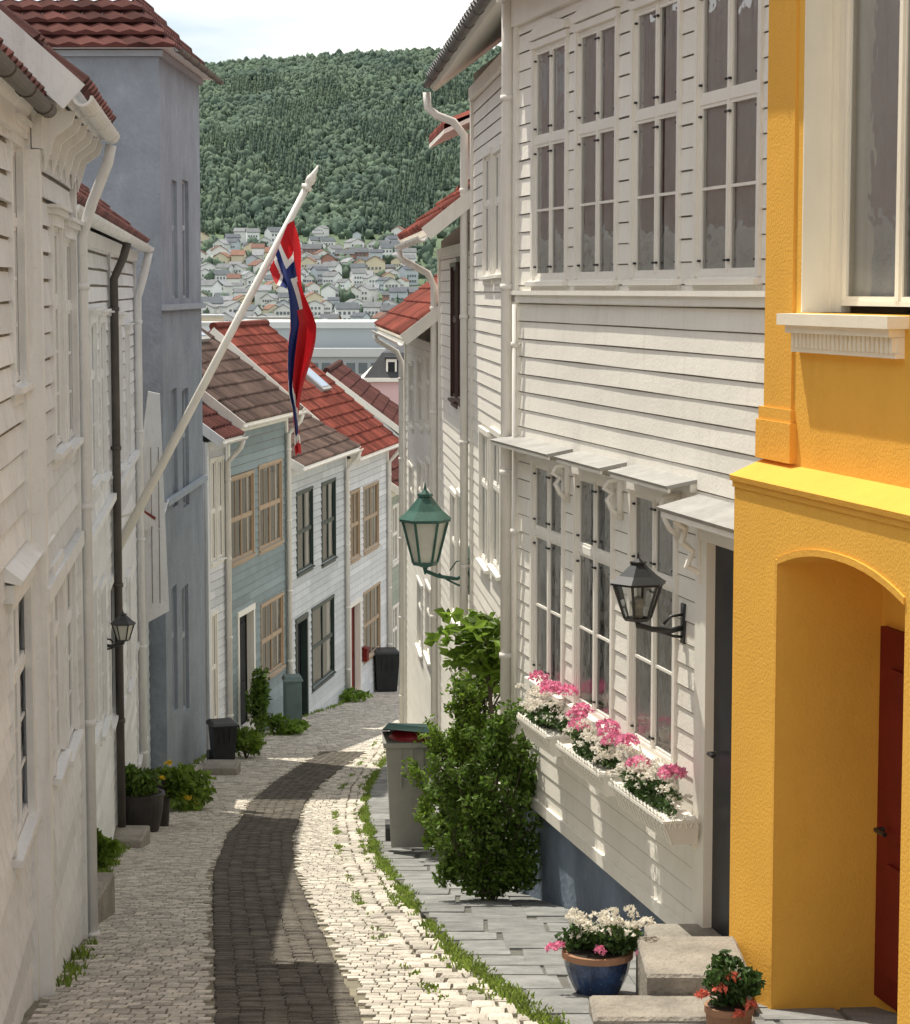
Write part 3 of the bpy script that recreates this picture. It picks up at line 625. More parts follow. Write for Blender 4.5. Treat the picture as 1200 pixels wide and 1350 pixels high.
for r_ in range(4):
    for i in range(24): 
        m=MB(); x=-20+i*1.4; m.box(x,x+1.0,-.05,-.001,18.5-r_*3.2,19.7-r_*3.2,0); m.build('window',[cgw],cb)
bl=[M('city_white_%s'%c,v,.7,.08,.1) for c,v in (('plaster',(.80,.80,.79)),('grey',(.55,.57,.58)),('ochre',(.62,.56,.44)),('cool',(.66,.70,.73)))]
gw=M('distant_window',(.17,.19,.21),.3,.2,.3)
for i in range(34):
    d=random.uniform(480,860); px=random.uniform(255,560); x=(px-600)/3000*d; w=random.uniform(8,20); hh=random.uniform(11,20)
    m=MB(); m.box(-w/2,w/2,-7,7,0,hh,0); m.box(-w/2-.4,w/2+.4,-7.4,7.4,hh,hh+.6,2)
    for f in range(int(hh//3)):
        for k in range(int(w//2.5)): m.box(-w/2+.8+k*2.5,-w/2+2.0+k*2.5,-7.06,-7.001,1+f*3,2.6+f*3,1)
    ob=m.build('apartment_block',[random.choice(bl),gw,random.choice([slate,bl[1],bl[1]])],loc=(x,d,-28.2)); ob.rotation_euler=(0,0,random.uniform(-.3,.3)); tag(ob,'pale low city block with rows of windows','apartment block','city blocks by the harbour')
# ---------------------------------------------------------------- hillside town
def hz(x,y):
    z=G(y)
    if y>1300: z+=min(1,(y-1300)/500)*(12*noise.noise(Vector((x*.004,y*.003,1)))+5*noise.noise(Vector((x*.015,y*.01,4)))+ (x+150)*.035)
    return z
var=[]
wc=[(.88,.89,.89),(.84,.83,.80),(.89,.90,.91),(.72,.64,.48),(.56,.61,.66),(.84,.84,.83),(.44,.24,.19),(.80,.80,.78)]
rc=[(.12,.135,.15),(.19,.11,.09),(.17,.18,.19),(.23,.13,.10),(.11,.12,.14),(.20,.21,.22),(.12,.13,.14),(.25,.26,.28)]
for i in range(8):
    m=MB(); w=random.uniform(6,10.5); dd=random.uniform(6,7.5); hh=random.uniform(5.5,9.5); rz=hh+random.uniform(1.4,2.6)
    wmt=M('town_wall_%d'%i,wc[i],.7,.05,.1); rmt=M('town_roof_%d'%i,rc[i],.8,.2,.3,spec=.1)
    m.box(-w/2,w/2,-dd/2,dd/2,-4,hh,0)
    if i%2==0:
        m.add([(-w/2,-dd/2,hh),(-w/2,dd/2,hh),(-w/2,0,rz)],[(0,1,2)],0); m.add([(w/2,-dd/2,hh),(w/2,dd/2,hh),(w/2,0,rz)],[(0,2,1)],0)
        for sg in (-1,1): m.hexa([(-w/2-.5,sg*(dd/2+.5),hh-.3),(w/2+.5,sg*(dd/2+.5),hh-.3),(w/2+.5,0,rz),(-w/2-.5,0,rz)],[(-w/2-.5,sg*(dd/2+.5),hh-.0),(w/2+.5,sg*(dd/2+.5),hh-.0),(w/2+.5,0,rz+.3),(-w/2-.5,0,rz+.3)],1)
    else:
        m.add([(-w/2,-dd/2,hh),(w/2,-dd/2,hh),(0,-dd/2,rz)],[(0,1,2)],0); m.add([(-w/2,dd/2,hh),(w/2,dd/2,hh),(0,dd/2,rz)],[(0,2,1)],0)
        for sg in (-1,1): m.hexa([(sg*(w/2+.5),-dd/2-.5,hh-.3),(sg*(w/2+.5),dd/2+.5,hh-.3),(0,dd/2+.5,rz),(0,-dd/2-.5,rz)],[(sg*(w/2+.5),-dd/2-.5,hh),(sg*(w/2+.5),dd/2+.5,hh),(0,dd/2+.5,rz+.3),(0,-dd/2-.5,rz+.3)],1)
    for f in range(int(hh//2.8)):
        for k in range(4): x=-w/2+.8+k*(w-1.6)/4; m.box(x,x+1.1,-dd/2-.06,-dd/2-.001,1+f*2.8,2.3+f*2.8,2)
    ob=m.build('hillside_house',[wmt,rmt,gw]); var.append(ob)
cnt=0
for row in range(21):
    d=870+row*24
    x=-.118*d
    while x<-.018*d and cnt<265:
        xx=x+random.uniform(-2.5,2.5); y=d+random.uniform(-9,9)
        dens=.98 if row<15 else (.75 if row<18 else .3)
        if random.random()<dens:
            i=random.choice([0,0,1,1,2,2,3,4,5,5,5,6,7,7])
            if cnt<8: ob=var[cnt]
            else: ob=var[i].copy(); COL.objects.link(ob)
            ob.location=(xx,y,hz(xx,y)); ob.rotation_euler=(0,0,random.choice([0,.3,-.3,.6,-.5,1.5])+random.uniform(-.1,.1)); s_=random.uniform(.6,1.05); ob.scale=(s_,s_,s_)
            tag(ob,'small wooden house with gabled roof on the hillside','house','houses on the hillside'); cnt+=1
        x+=random.uniform(7.5,10.5)
# ---------------------------------------------------------------- ground
ys=sorted(set(list(np.arange(-10,62,1.0))+list(np.arange(62,160,6))+list(np.arange(160,850,60))+list(np.arange(850,2700,25))+[2800,3200,3600]+[float(v) for v in GY if v>-11]))
xs=sorted(set([-1600,-1100,-800,-600]+list(np.arange(-500,301,25))+[-12,-8,-5,-3,-2,-1,0,1,2,3,5,8,12]+[450,700,1100,1600]))
m=MB(); V=[(x,y,hz(x,y)-.04) for y in ys for x in xs]; nx=len(xs)
m.v=V
for j in range(len(ys)-1):
    for i in range(nx-1): m.f.append([j*nx+i,j*nx+i+1,(j+1)*nx+i+1,(j+1)*nx+i]); m.m.append(0 if ys[j]<800 else 1); m.r.append(.5)
gr=m.build('ground',[M('sandy_earth',(.20,.18,.14),.95,.25,2,bump=.5,bs=30,grime=.5,dirt=(.07,.09,.03)),M('hill_soil_grass',(.09,.13,.07),.95,.3,.02)],smooth=True); gr['kind']='structure'
KY=[5,10.1,12,15,19.8,26.1,29,33.3,37,42,48,56,62]; KX=[1.2,.345,.04,-.28,-.69,-1.06,-1.13,-1.05,-.98,-.8,-.5,.2,.9]
SY=[5,10.1,15,18.1,22.9,27.1,30.2,32.7,36]; SX=[-.3,-.76,-1.30,-1.63,-2.0,-2.16,-2.10,-1.95,-1.7]
def kx(y): return float(np.interp(y,KY,KX))
def stx(y): return float(np.interp(y,SY,SX))
LYs=[5,10.7,13.4,13.5,30.9,31,35.3,36]+[fp(p)[1] for p in (300,379,456,511,560)]; LXs=[lx(5,O1),lx(10.7,O1),lx(13.4,O2),lx(13.5,SB),lx(30.9,SB),-3.95,-3.9,fp(272)[0]]+[fp(p)[0] for p in (300,379,456,511,560)]
def lw(y): return float(np.interp(y,LYs,LXs))
def stone(m,cx,cy,wx,wy,h,zf,mi=0,inset=.016,jit=.006,hj=.005):
    J=lambda:random.uniform(-jit,jit)
    c=[(cx-wx/2+J(),cy-wy/2+J()),(cx+wx/2+J(),cy-wy/2+J()),(cx+wx/2+J(),cy+wy/2+J()),(cx-wx/2+J(),cy+wy/2+J())]
    hz_=h+random.uniform(-hj,hj); vs=[(x,y,zf(y)-.035) for x,y in c]+[(x,y,zf(y)+hz_*.55) for x,y in c]
    vs+=[(x+(cx-x)*inset*2/wx,y+(cy-y)*inset*2/wy,zf(y)+hz_+J()*.3) for x,y in c]
    vs.append((cx,cy,zf(cy)+hz_+.002))
    fs=[(i,(i+1)%4,4+(i+1)%4,4+i) for i in range(4)]+[(4+i,4+(i+1)%4,8+(i+1)%4,8+i) for i in range(4)]+[(8+i,8+(i+1)%4,12) for i in range(4)]
    m.add(vs,fs,mi)
cob=M('granite_setts',(.55,.51,.445),.85,.18,6,bump=.6,bs=70,rnd=.26,grime=.35,dirt=(.24,.22,.19),spec=.25)
brk=M('dark_brick_setts',(.13,.118,.10),.85,.3,6,bump=.5,bs=70,rnd=.28,grime=.4,dirt=(.07,.07,.06),spec=.2)
mort=M('mossy_joint_sand',(.23,.21,.155),.95,.3,3,bump=.4,bs=60,grime=.6,dirt=(.10,.12,.05))
SW=.33; GW=.34
m=MB()
yy=[7+.5*i for i in range(112)]
for a,b in zip(yy,yy[1:]): m.quad((lw(a)-.3,a,G(a)-.010),(kx(a)+.1,a,G(a)-.010),(kx(b)+.1,b,G(b)-.010),(lw(b)-.3,b,G(b)-.010),2)
y=8.4; r_=0
while y<61:
    rh=.092 if y<30 else .14; x=lw(y)+.05+(r_%2)*.04
    xr=kx(y)-GW-.02
    while x<xr:
        w=random.uniform(.068,.092)*(1 if y<28 else 1.5); cx=x+w/2; wav=.05*math.sin(cx*2.1+y*.15)
        yc=y+rh/2+wav
        if not(yc<35.5 and abs(cx-stx(yc))<SW+.03): stone(m,cx,yc,w-.008,rh-.009,.007,G,0,inset=.009,jit=.004,hj=.003)
        x+=w
    y+=rh; r_+=1
y=8.4
while y<35.5:
    k=6; off=random.uniform(-.03,.03)
    for i in range(k):
        w=2*SW/k; stone(m,stx(y)-SW+w*(i+.5)+off*.3,y,w-.005,.040,.008,G,1,inset=.007,jit=.003,hj=.003)
    y+=.052
road=m.build('road',[cob,brk,mort],smooth=False); road['kind']='structure'
m=MB(); y=8.4
while y<48:
    for i in range(3):
        w=GW/3
        stone(m,kx(y)-GW+w*(i+.5)+random.uniform(-.01,.01),y+.1+random.uniform(-.02,.02),w-.012,.195,.018,G,0,inset=.016,jit=.01)
    y+=.21
kerb=m.build('kerb',[cob],smooth=False); kerb['kind']='structure'
m=MB(); pv=M('slate_slabs',(.24,.245,.24),.9,.3,5,bump=.7,bs=26,rnd=.12,grime=.55,dirt=(.12,.13,.10),spec=.15)
jg=M('grey_joint',(.13,.13,.115),.95,.3,4)
yyp=[8+.5*i for i in range(80)]
for a,b in zip(yyp,yyp[1:]): m.quad((kx(a)+.02,a,G(a)+.024),(max(kx(a)+2.2,qx(a)+.6),a,G(a)+.024),(max(kx(b)+2.2,qx(b)+.6),b,G(b)+.024),(kx(b)+.02,b,G(b)+.024),1)
edge=0.03
for lane in range(7):
    wl=[.30,.36,.28,.38,.33,.5,.5][lane]; y=8.0+random.uniform(0,.4)
    while y<47:
        l=random.uniform(.35,.9); yc=y+l/2; x=kx(yc)+edge+wl/2; xe=(rx(yc) if yc<16 else qx(yc))+.2
        if x-wl/2<xe: stone(m,x,yc,wl-.005,l-.007,.034,G,0,inset=.005,jit=.008,hj=.003)
        y+=l
    edge+=wl
pav=m.build('pavement',[pv,jg],smooth=False); pav['kind']='structure'
m=MB()
def tuft(x,y,z,h,n):
    for _ in range(n):
        a=random.uniform(0,6.28); l=h*random.uniform(.5,1.2); dx,dy=math.cos(a)*l*.5,math.sin(a)*l*.5; bx,by=x+random.uniform(-.03,.03),y+random.uniform(-.03,.03); w=.005
        m.add([(bx-w,by,z),(bx+w,by,z),(bx+dx*.5+w*.7,by+dy*.5,z+l*.7),(bx+dx,by+dy,z+l*.95),(bx+dx*.5-w*.7,by+dy*.5,z+l*.7)],[(0,1,2,4),(4,2,3)])
for i in range(2400):
    y=random.uniform(9,38); d=noise.noise(Vector((y*.8,0,3)))
    ln=random.choice([0,0,0,0,0,-.34,-.11])
    if d<(.15 if ln else -.15) and random.random()<.9: continue
    x=kx(y)+ln+random.gauss(0,.016 if ln else .025); tuft(x,y,G(y)+.012,random.uniform(.025,.055) if ln==0 else .022,7)
for i in range(500):
    y=random.uniform(11,48); tuft(lw(y)+abs(random.gauss(0,.05))+.06,y,G(y)-.01,random.uniform(.03,.09),7)
g=m.build('grass',[grassm]); g['kind']='stuff'; tag(g,'grass tufts growing between kerb stones','grass',kind='stuff')
# ---------------------------------------------------------------- forest
def ico():
    t=(1+5**.5)/2; v=[(-1,t,0),(1,t,0),(-1,-t,0),(1,-t,0),(0,-1,t),(0,1,t),(0,-1,-t),(0,1,-t),(t,0,-1),(t,0,1),(-t,0,-1),(-t,0,1)]
    f=[(0,11,5),(0,5,1),(0,1,7),(0,7,10),(0,10,11),(1,5,9),(5,11,4),(11,10,2),(10,7,6),(7,1,8),(3,9,4),(3,4,2),(3,2,6),(3,6,8),(3,8,9),(4,9,5),(2,4,11),(6,2,10),(8,6,7),(9,8,1)]
    v=[np.array(p)/np.linalg.norm(p) for p in v]; c={}
    def mid(a,b):
        k=(min(a,b),max(a,b))
        if k not in c: p=v[a]+v[b]; v.append(p/np.linalg.norm(p)); c[k]=len(v)-1
        return c[k]
    F2=[]
    for a,b,d in f:
        x,y,z=mid(a,b),mid(b,d),mid(d,a); F2+=[(a,x,z),(b,y,x),(d,z,y),(x,y,z)]
    return np.array(v),np.array(F2)
IV,IF=ico()
decT=[]
for i in range(8):
    r_=1+.33*rng.normal(size=(len(IV),1)); decT.append(((IV*r_)*[1,1,1.25]+[0,0,.9],IF))
conT=[]
for i in range(4):
    vs=[];fs=[]
    for l in range(4):
        z0=.3+l*.55; rr=.62*(1-l*.2); b=len(vs); n=9
        for k in range(n): a=2*math.pi*(k+.5*(l%2))/n; q=rr*(1 if k%2 else .72)*random.uniform(.85,1.15); vs.append((q*math.cos(a),q*math.sin(a),z0+random.uniform(-.08,.08)))
        vs.append((0,0,z0+.95)); fs+=[(b+k,b+(k+1)%n,b+n) for k in range(n)]
    conT.append((np.array(vs),np.array(fs)))
def wood(name,pts,label,matc):
    Vs=[];Fs=[];Rs=[];b=0
    for (x,y,z,s,c) in pts:
        T,Fc=(random.choice(conT) if c else random.choice(decT)); a=random.uniform(0,6.28); R2=np.array([[math.cos(a),-math.sin(a),0],[math.sin(a),math.cos(a),0],[0,0,1]])
        v=(T@R2.T)*s*np.array([1,1,random.uniform(.9,1.4)])+[x,y,z-.2*s]; Vs.append(v); Fs.append(Fc+b); b+=len(v)
        q=random.random(); q=q*.55 if c else .25+.75*q
        Rs.append(np.full(len(Fc),q))
    V=np.concatenate(Vs);Fa=np.concatenate(Fs);Ra=np.concatenate(Rs)
    me=bpy.data.meshes.new(name); me.vertices.add(len(V)); me.vertices.foreach_set('co',V.ravel()); me.loops.add(len(Fa)*3); me.loops.foreach_set('vertex_index',Fa.ravel().astype(np.int32))
    me.polygons.add(len(Fa)); me.polygons.foreach_set('loop_start',np.arange(0,len(Fa)*3,3,dtype=np.int32)); me.update(calc_edges=True)
    at=me.attributes.new('rnd','FLOAT','FACE'); at.data.foreach_set('value',Ra.astype(np.float32)); me.materials.append(matc); me.validate()
    o=bpy.data.objects.new(name,me); COL.objects.link(o); tag(o,label,'forest',kind='stuff'); return o
fm=M('forest_canopy',(.09,.135,.115),.9,.3,.02,rnd=.24,bump=.8,bs=1.6,col2=(.125,.17,.115),spec=.05,grime=.4,dirt=(.08,.12,.11))  # distance haze put into the foliage colour: paler, bluish, low contrast
pts=[]
y=1365
while y<2290:
    x=-.155*y-15
    while x<.04*y:
        xx=x+random.uniform(-3,3); y2=y+random.uniform(-4,4); nz=noise.noise(Vector((xx*.02,y2*.008,7)))
        c=nz+random.uniform(-.25,.25)>.02 and y2<2050
        if not (y2<1420 and random.random()<.3): pts.append((xx,y2,hz(xx,y2),random.uniform(1.6,3.5)*(1.25 if c else .95),c))
        x+=random.uniform(3.4,5.4)
    y+=6.8 if y<2000 else 5.5
wood('forest',pts,'dense mixed green forest covering the mountain slope',fm)
pts=[]
for i in range(430):
    y=random.uniform(830,1440); x=random.uniform(-.135*y,-.0*y)
    if y<1100 and random.random()<.4: continue
    pts.append((x,y,hz(x,y),random.uniform(1.6,3.2),random.random()<.15))
wood('town_greenery',pts,'green garden trees among the hillside houses',fm)
# ---------------------------------------------------------------- pennant
PD=22.2
pb=at_y(148,738,PD); pe=at_y(403,250,PD-.6)
pl=empty('flagpole',pb); tag(pl,'slanting white wooden flagpole fixed to a house wall','flagpole')
m=MB(); d=(pe-pb); dn=d.normalized(); m.tube([(0,0,0),tuple(d*.5),tuple(d)],[.046,.040,.033],12); m.build('pole',[trimw],pl,smooth=True)
m=MB(); m.tube([tuple(d+dn*t*1.3) for t in (0,.01,.03,.035,.05,.06,.09,.13,.2)],[.036,.052,.055,.034,.034,.044,.046,.026,.005],10); m.build('finial',[trimw],pl,smooth=True)
m=MB(); m.tube([(-.16,.0,.08),tuple(dn*.32)],.018,6); m.tube([(-.13,0,.36),tuple(dn*.55)],.015,6); m.box(-.16,-.07,-.05,.05,-.16,.44); m.build('bracket',[trimw],pl)
fl=[M('flag_red',(.60,.02,.028),.75,.1,6,trans=.4),M('flag_white',(.85,.85,.83),.75,.05,6,trans=.4),M('flag_blue',(.014,.03,.16),.75,.1,6,trans=.25)]
FY=PD-.58
tA=at_y(384,286,FY); tB=at_y(356,352,FY)
ctr=[(370,319,0),(382,350,.09),(390,388,.2),(397,425,.33),(393,465,.47),(389,510,.63),(390,552,.82),(393,592,1.0)]
m=MB(); nu,nv=60,110; P=[]
for j in range(nv+1):
    v=j/nv; cx=np.interp(v,[c[2] for c in ctr],[c[0] for c in ctr]); cy=np.interp(v,[c[2] for c in ctr],[c[1] for c in ctr])
    c=at_y(cx,cy,FY); hw=np.interp(v,[0,.12,.3,.45,.6,.85,1],[.262,.20,.15,.115,.085,.055,.012]); k=min(1,v/.2); k=k*k*(3-2*k)
    th=.8+.55*math.sin(v*9+.3); hd=Vector((math.cos(th),math.sin(th)*1.2,.12)); pd=(tA-tB).normalized()
    ac=(pd*(1-k)+hd*k).normalized()
    for i in range(nu+1):
        u=i/nu*2-1; fo=u+.22*k*math.sin(u*7+v*6)
        q=c+ac*fo*hw*1.05+Vector((.03*k*math.sin(u*5+v*9)*(1-v*.6),.11*min(1,v*5)*math.sin(u*7.5+v*7),-.05*k*abs(u)+.014*math.sin(v*20+u*3)))
        P.append(q)
P=[p-tB for p in P]
for j in range(nv):
    for i in range(nu):
        u=(i+.5)/nu; v=(j+.5)/nv
        cb_=.34-.10*min(1,v*1.8)+.30*max(0,v-.45); hb=.06+.16*v; d_=abs(u-cb_)
        mi=2 if d_<hb else (1 if d_<hb+.085 else 0)
        if .075<v<.155 and mi==0 and u<.8: mi=1
        if .095<v<.135 and u<.76: mi=2
        if v>.9: mi=1 if v<.95 else 0
        m.f.append([j*(nu+1)+i,j*(nu+1)+i+1,(j+1)*(nu+1)+i+1,(j+1)*(nu+1)+i]); m.m.append(mi); m.r.append(.5)
m.v=[tuple(p) for p in P]
f=m.build('pennant',fl,loc=tB,smooth=True); tag(f,'limp red, white and blue Norwegian pennant hanging from a pole','flag')
# ---------------------------------------------------------------- lanterns
def lantern(name,wallpt,n,reach,hgt,r,frame,glassm,label,drop=0):
    e=empty(name,wallpt,math.atan2(n.y,n.x)); tag(e,label,'street lamp')
    m=MB(); m.box(-.01,.015,-.03,.03,-.13*hgt*2,.13*hgt*2); c=reach
    m.tube([(0,0,-.02),(c*.3,0,-.045*hgt*2),(c*.7,0,-.03*hgt*2),(c,0,.0),(c,0,.06*hgt)],.016*max(1,hgt*1.3),8)
    m.tube([(0,0,-.18*hgt),(c*.25,0,-.16*hgt),(c*.5,0,-.1*hgt),(c*.7,0,-.03)],.009*max(1,hgt*1.3),6)
    m.tube([(.01,0,.12*hgt),(c*.3,0,.1*hgt),(c*.45,0,.0)],.008,6)
    m.build('bracket',[frame],e,smooth=True)
    m=MB(); z=.06*hgt; H=hgt
    m.fru(c,0,z-.10*H,.008,z-.02*H,.03*H,10); m.fru(c,0,z-.02*H,.05*H,z,.11*H*r,6); m.fru(c,0,z,.16*r*H,z+.04*H,.19*r*H,6)
    g0,g1=z+.04*H,z+.47*H; r0,r1=.17*r*H,.31*r*H
    for i in range(6):
        a=2*math.pi*i/6; m.tube([(c+r0*math.cos(a),r0*math.sin(a),g0),(c+r1*math.cos(a),r1*math.sin(a),g1)],.012*H+.003,5)
    m.fru(c,0,g1,r1*1.14,g1+.03*H,r1*1.14,6); m.fru(c,0,g1+.0301*H,r1*1.2,g1+.12*H,r1*.78,6); m.fru(c,0,g1+.1201*H,r1*.78,g1+.27*H,r1*.28,6); m.fru(c,0,g1+.2701*H,r1*.34,g1+.30*H,r1*.34,6)
    m.fru(c,0,g1+.3001*H,r1*.22,g1+.34*H,r1*.08,8); m.fru(c,0,g1+.34*H,.018*H,g1+.42*H,.004*H,8); m.build('lamp_frame',[frame],e)
    m=MB(); m.fru(c,0,g0,r0*.94,g1,r1*.94,6,cap=False); m.build('lamp_glass',[glassm],e)
    if glassm is not frost:
        m=MB(); m.fru(c,0,g0,.03,g0+.1*H,.03,8); m.fru(c,0,g0+.1*H,.03,g0+.2*H,.045,8); m.fru(c,0,g0+.2*H,.045,g0+.28*H,.01,8); m.build('bulb',[frost],e,smooth=True)
    return e
s,z,P=R.hit(903,822); lantern('wall_lantern',P,R.n,.27,.42,1.05,iron,GLASS,'black iron wall lantern on a scrolled bracket')
s,z,P=A.hit(622,752); P=P+A.n*0.02; lantern('wall_lantern',P,A.n,.47,.98,.78,greeni,frost,'green copper street lantern with frosted glass on wall bracket')
s,z,P=H3.hit(139,848); lantern('wall_lantern',P,H3.n,.16,.32,1.0,iron,frost,'small black wall lantern on clapboard wall')
# ---------------------------------------------------------------- plants
def foliage(par,name,mat,c,rad,n,size,k=10,spread=.45,flat=0): 
    m=MB(); leaves(m,clump(n,c,rad,k,spread),size,0,flat); return m.build(name,[mat],par)
def blossoms(par,mat,cs,r,n=70,size=.014,name='blossom'):
    m=MB()
    for c in cs:
        d=rng.normal(size=(n,3)); d/=np.linalg.norm(d,axis=1)[:,None]; d[:,2]=np.abs(d[:,2])*.8-.1
        leaves(m,np.array(c)+d*r*(.8+.25*rng.random((n,1))),size)
    return m.build(name,[mat],par)
for i,(a,b) in enumerate(((806,878),(736,792),(684,722))):
    s0,s1=R.s_(b,1060,.24),R.s_(a,1010,.24); w=s1-s0; p=R.p0+R.u*s0+R.n*.05; e=empty('flower_box',(p.x,p.y,-2.95),math.atan2(R.u.y,R.u.x))
    tag(e,'white scalloped flower box with pink and white blossoms','flower box','flower boxes on the house wall')
    m=MB(); m.hexa([(.04,0,0),(w-.04,0,0),(w-.04,.14,0),(.04,.14,0)],[(0,0,.14),(w,0,.14),(w,.19,.14),(0,.19,.14)])
    n=int(w/.06)
    for q in range(n):
        x=w*(q+.5)/n; m.tube([(x-.026,.195,.10),(x-.018,.199,.15),(x,.2,.165),(x+.018,.199,.15),(x+.026,.195,.10)],.006,5); m.tube([(x,.148,.005),(x,.197,.15)],.006,5); m.tube([(x-.026,.148,.005),(x-.026,.195,.12)],.004,5)
    for q in range(3): y_=.03+.06*q; m.tube([(-.002,y_-.02,.10),(-.006,y_,.165),(-.002,y_+.02,.10)],.006,5)
    m.box(-.006,w+.006,.19,.205,.125,.142); m.box(-.008,-.0,.0,.19,.125,.142); m.box(.1,.13,-.05,.0,-.05,.1); m.box(w-.13,w-.1,-.05,.0,-.05,.1)
    m.build('planter_box',[trimw],e)
    foliage(e,'foliage',leafD,(w/2,.10,.20),(w*.5,.10,.09),1500,.018,14,.4)
    bs=[(w*(q+.5)/4+random.uniform(-.05,.05),random.uniform(.02,.16),.34+random.uniform(-.05,.06)) for q in range(5)]
    blossoms(e,pinkf,bs,.068,110,.016,'pink_blossom')
    blossoms(e,whitef,[(random.uniform(.0,w),random.uniform(.05,.20),random.uniform(.19,.35)) for _ in range(48)],.035,26,.012,'white_blossom')
def pot(m,r0,r1,h,mi=0):
    n=24; m.fru(0,0,0,r0*.9,.02,r0,n,mi); 
    for i in range(5):
        t0,t1=i/5,(i+1)/5; f=lambda t:r0+(r1-r0)*math.sin(t*math.pi/2); m.fru(0,0,.02+t0*(h-.05),f(t0),.02+t1*(h-.05),f(t1),n,mi,cap=False)
    m.fru(0,0,h-.03,r1*1.07,h,r1*1.07,n,mi+1); m.fru(0,0,h+.0005,r1*.93,h+.001,r1*.93,n,mi+2)
bluepot=M('blue_glaze',(.015,.03,.10),.2,.5,9,spec=.7,col2=(.04,.09,.22),grime=.6,dirt=(.35,.38,.4)); terr=M('terracotta',(.36,.20,.12),.8,.2,6,grime=.3); soil=M('soil',(.03,.022,.015),.95,.3,20)
darkpot=M('dark_plastic_pot',(.035,.03,.028),.5,.3,6)
def potted(px,py,r0,r1,h,mats,label,lift=0,loc=None):
    p=on_ground(px,py,lift) if loc is None else Vector(loc); e=empty('potted_plant',p); tag(e,label,'potted plant'); m=MB(); pot(m,r0,r1,h); m.build('pot',mats,e,smooth=False); return e
e=potted(0,0,.11,.16,.21,[bluepot,terr,soil],'blue glazed pot with white and pink flowers',loc=(.68,10.60,-3.345))
foliage(e,'foliage',leafD,(0,0,.28),(.21,.18,.10),1700,.020,12); blossoms(e,whitef,[(random.uniform(-.13,.24),random.uniform(-.12,.12),random.uniform(.28,.38)) for _ in range(44)],.03,26,.012,'white_blossom')
blossoms(e,pinkf,[(-.22,-.02,.22),(-.19,-.08,.25),(.2,-.14,.23),(.0,-.16,.25)],.03,26,.016,'pink_blossom')
e=potted(0,0,.075,.10,.17,[terr,terr,soil],'terracotta pot with salmon and red flowers beside the doorstep',loc=(1.175,9.50,-3.22))
foliage(e,'foliage',leafD,(0,0,.25),(.13,.12,.12),1300,.020,12); blossoms(e,redfl,[(-.12,-.03,.22),(.03,-.12,.16),(.0,-.1,.32),(.08,-.08,.19),(-.05,-.1,.27)],.028,30,.016,'salmon_blossom')
e=potted(188,1097,.17,.225,.42,[darkpot,darkpot,soil],'dark round planter with bushy green plant')
foliage(e,'foliage',leafG,(-.04,0,.52),(.28,.24,.2),2200,.035,16)
e=potted(213,1090,.08,.10,.55,[darkpot,darkpot,soil],'tall dark planter with yellow flowering plant')
foliage(e,'foliage',leafB,(.2,0,.42),(.26,.2,.3),1200,.045,12); blossoms(e,yelf,[(.02,-.1,.55),(.3,-.15,.35),(.38,-.1,.3),(.1,-.1,.72)],.03,20,.03,'yellow_blossom')
for i,(px,py,w,h,mt,lb) in enumerate(((340,975,.22,1.15,leafG,'green climbing shrub beside a teal house'),(370,968,.45,.3,leafB,'low green weeds at the foot of a house'),(325,1000,.3,.45,leafB,'green garden plant by the wall'),(245,1068,.35,.4,leafB,'leafy green plant on the cobbles'),(130,1150,.13,.3,leafB,'small green weed by the wall'),(455,925,.5,.25,leafB,'low weeds beside a doorway'))):
    p=on_ground(px,py); e=empty('shrub',p); tag(e,lb,'shrub'); m=MB()
    for q in range(6): a=random.uniform(0,6.28); m.tube([(0,0,-.02),(w*.3*math.cos(a),w*.3*math.sin(a),h*.5),(w*.6*math.cos(a),w*.6*math.sin(a),h*.9)],[.012,.008,.003],5)
    m.build('trunk',[bark],e); foliage(e,'crown',mt,(0,0,h*.55),(w,w,h*.55),int(900*h+400),.05,12,.5)
def bush(px,py,blobs,size,label,mat,loc=None):
    p=on_ground(px,py,.05) if loc is None else Vector(loc); e=empty('shrub',p); tag(e,label,'shrub'); m=MB(); Q=[]
    for (cx,cy,cz,rx_,rz_,n) in blobs:
        for q in range(5): a=random.uniform(0,6.28); rr=random.uniform(.2,.7); m.tube([(0,0,-.02),(cx*.5,cy*.5,cz*.5),(cx+rx_*rr*math.cos(a),cy+rx_*rr*math.sin(a),cz+rz_*.6)],[.014,.008,.003],5)
        Q.append(clump(int(n*.62),(cx,cy,cz),(rx_,rx_*.8,rz_),9,.42))
        for q in range(9):
            a=random.uniform(0,6.28); rr=random.uniform(.9,1.5); tx,ty,tz=cx+rx_*rr*math.cos(a),cy+rx_*.8*math.sin(a),cz+rz_*random.uniform(.0,1.6); m.tube([(cx,cy,cz),(tx,ty,tz)],[.006,.002],4)
            t=rng.random((70,1))**.7; Q.append(np.array([[cx,cy,cz]])+t*np.array([[tx-cx,ty-cy,tz-cz]])+rng.normal(size=(70,3))*.026)
    m.build('trunk',[bark],e); m=MB(); leaves(m,np.concatenate(Q),size); m.build('crown',[mat],e); return e
bush(648,1185,[(-.05,0,.2,.28,.22,2600),(.14,.05,.32,.24,.28,2200),(-.24,-.02,.28,.2,.24,1800),(.0,.05,.60,.26,.26,2200),(.17,.1,.82,.19,.28,1300),(-.2,.1,.72,.18,.24,1300),(.04,.1,1.05,.16,.2,800)],.024,'dense green shrub growing from the pavement beside a white house',leafG)
bush(600,1130,[(0,0,.22,.27,.24,2000),(-.14,0,.5,.22,.25,1600),(.12,0,.55,.24,.3,1800),(-.05,.05,.85,.19,.24,1100),(.15,.05,.98,.15,.22,700),(.1,.1,1.25,.14,.2,500)],.025,'leafy green shrub by the pavement',leafB)
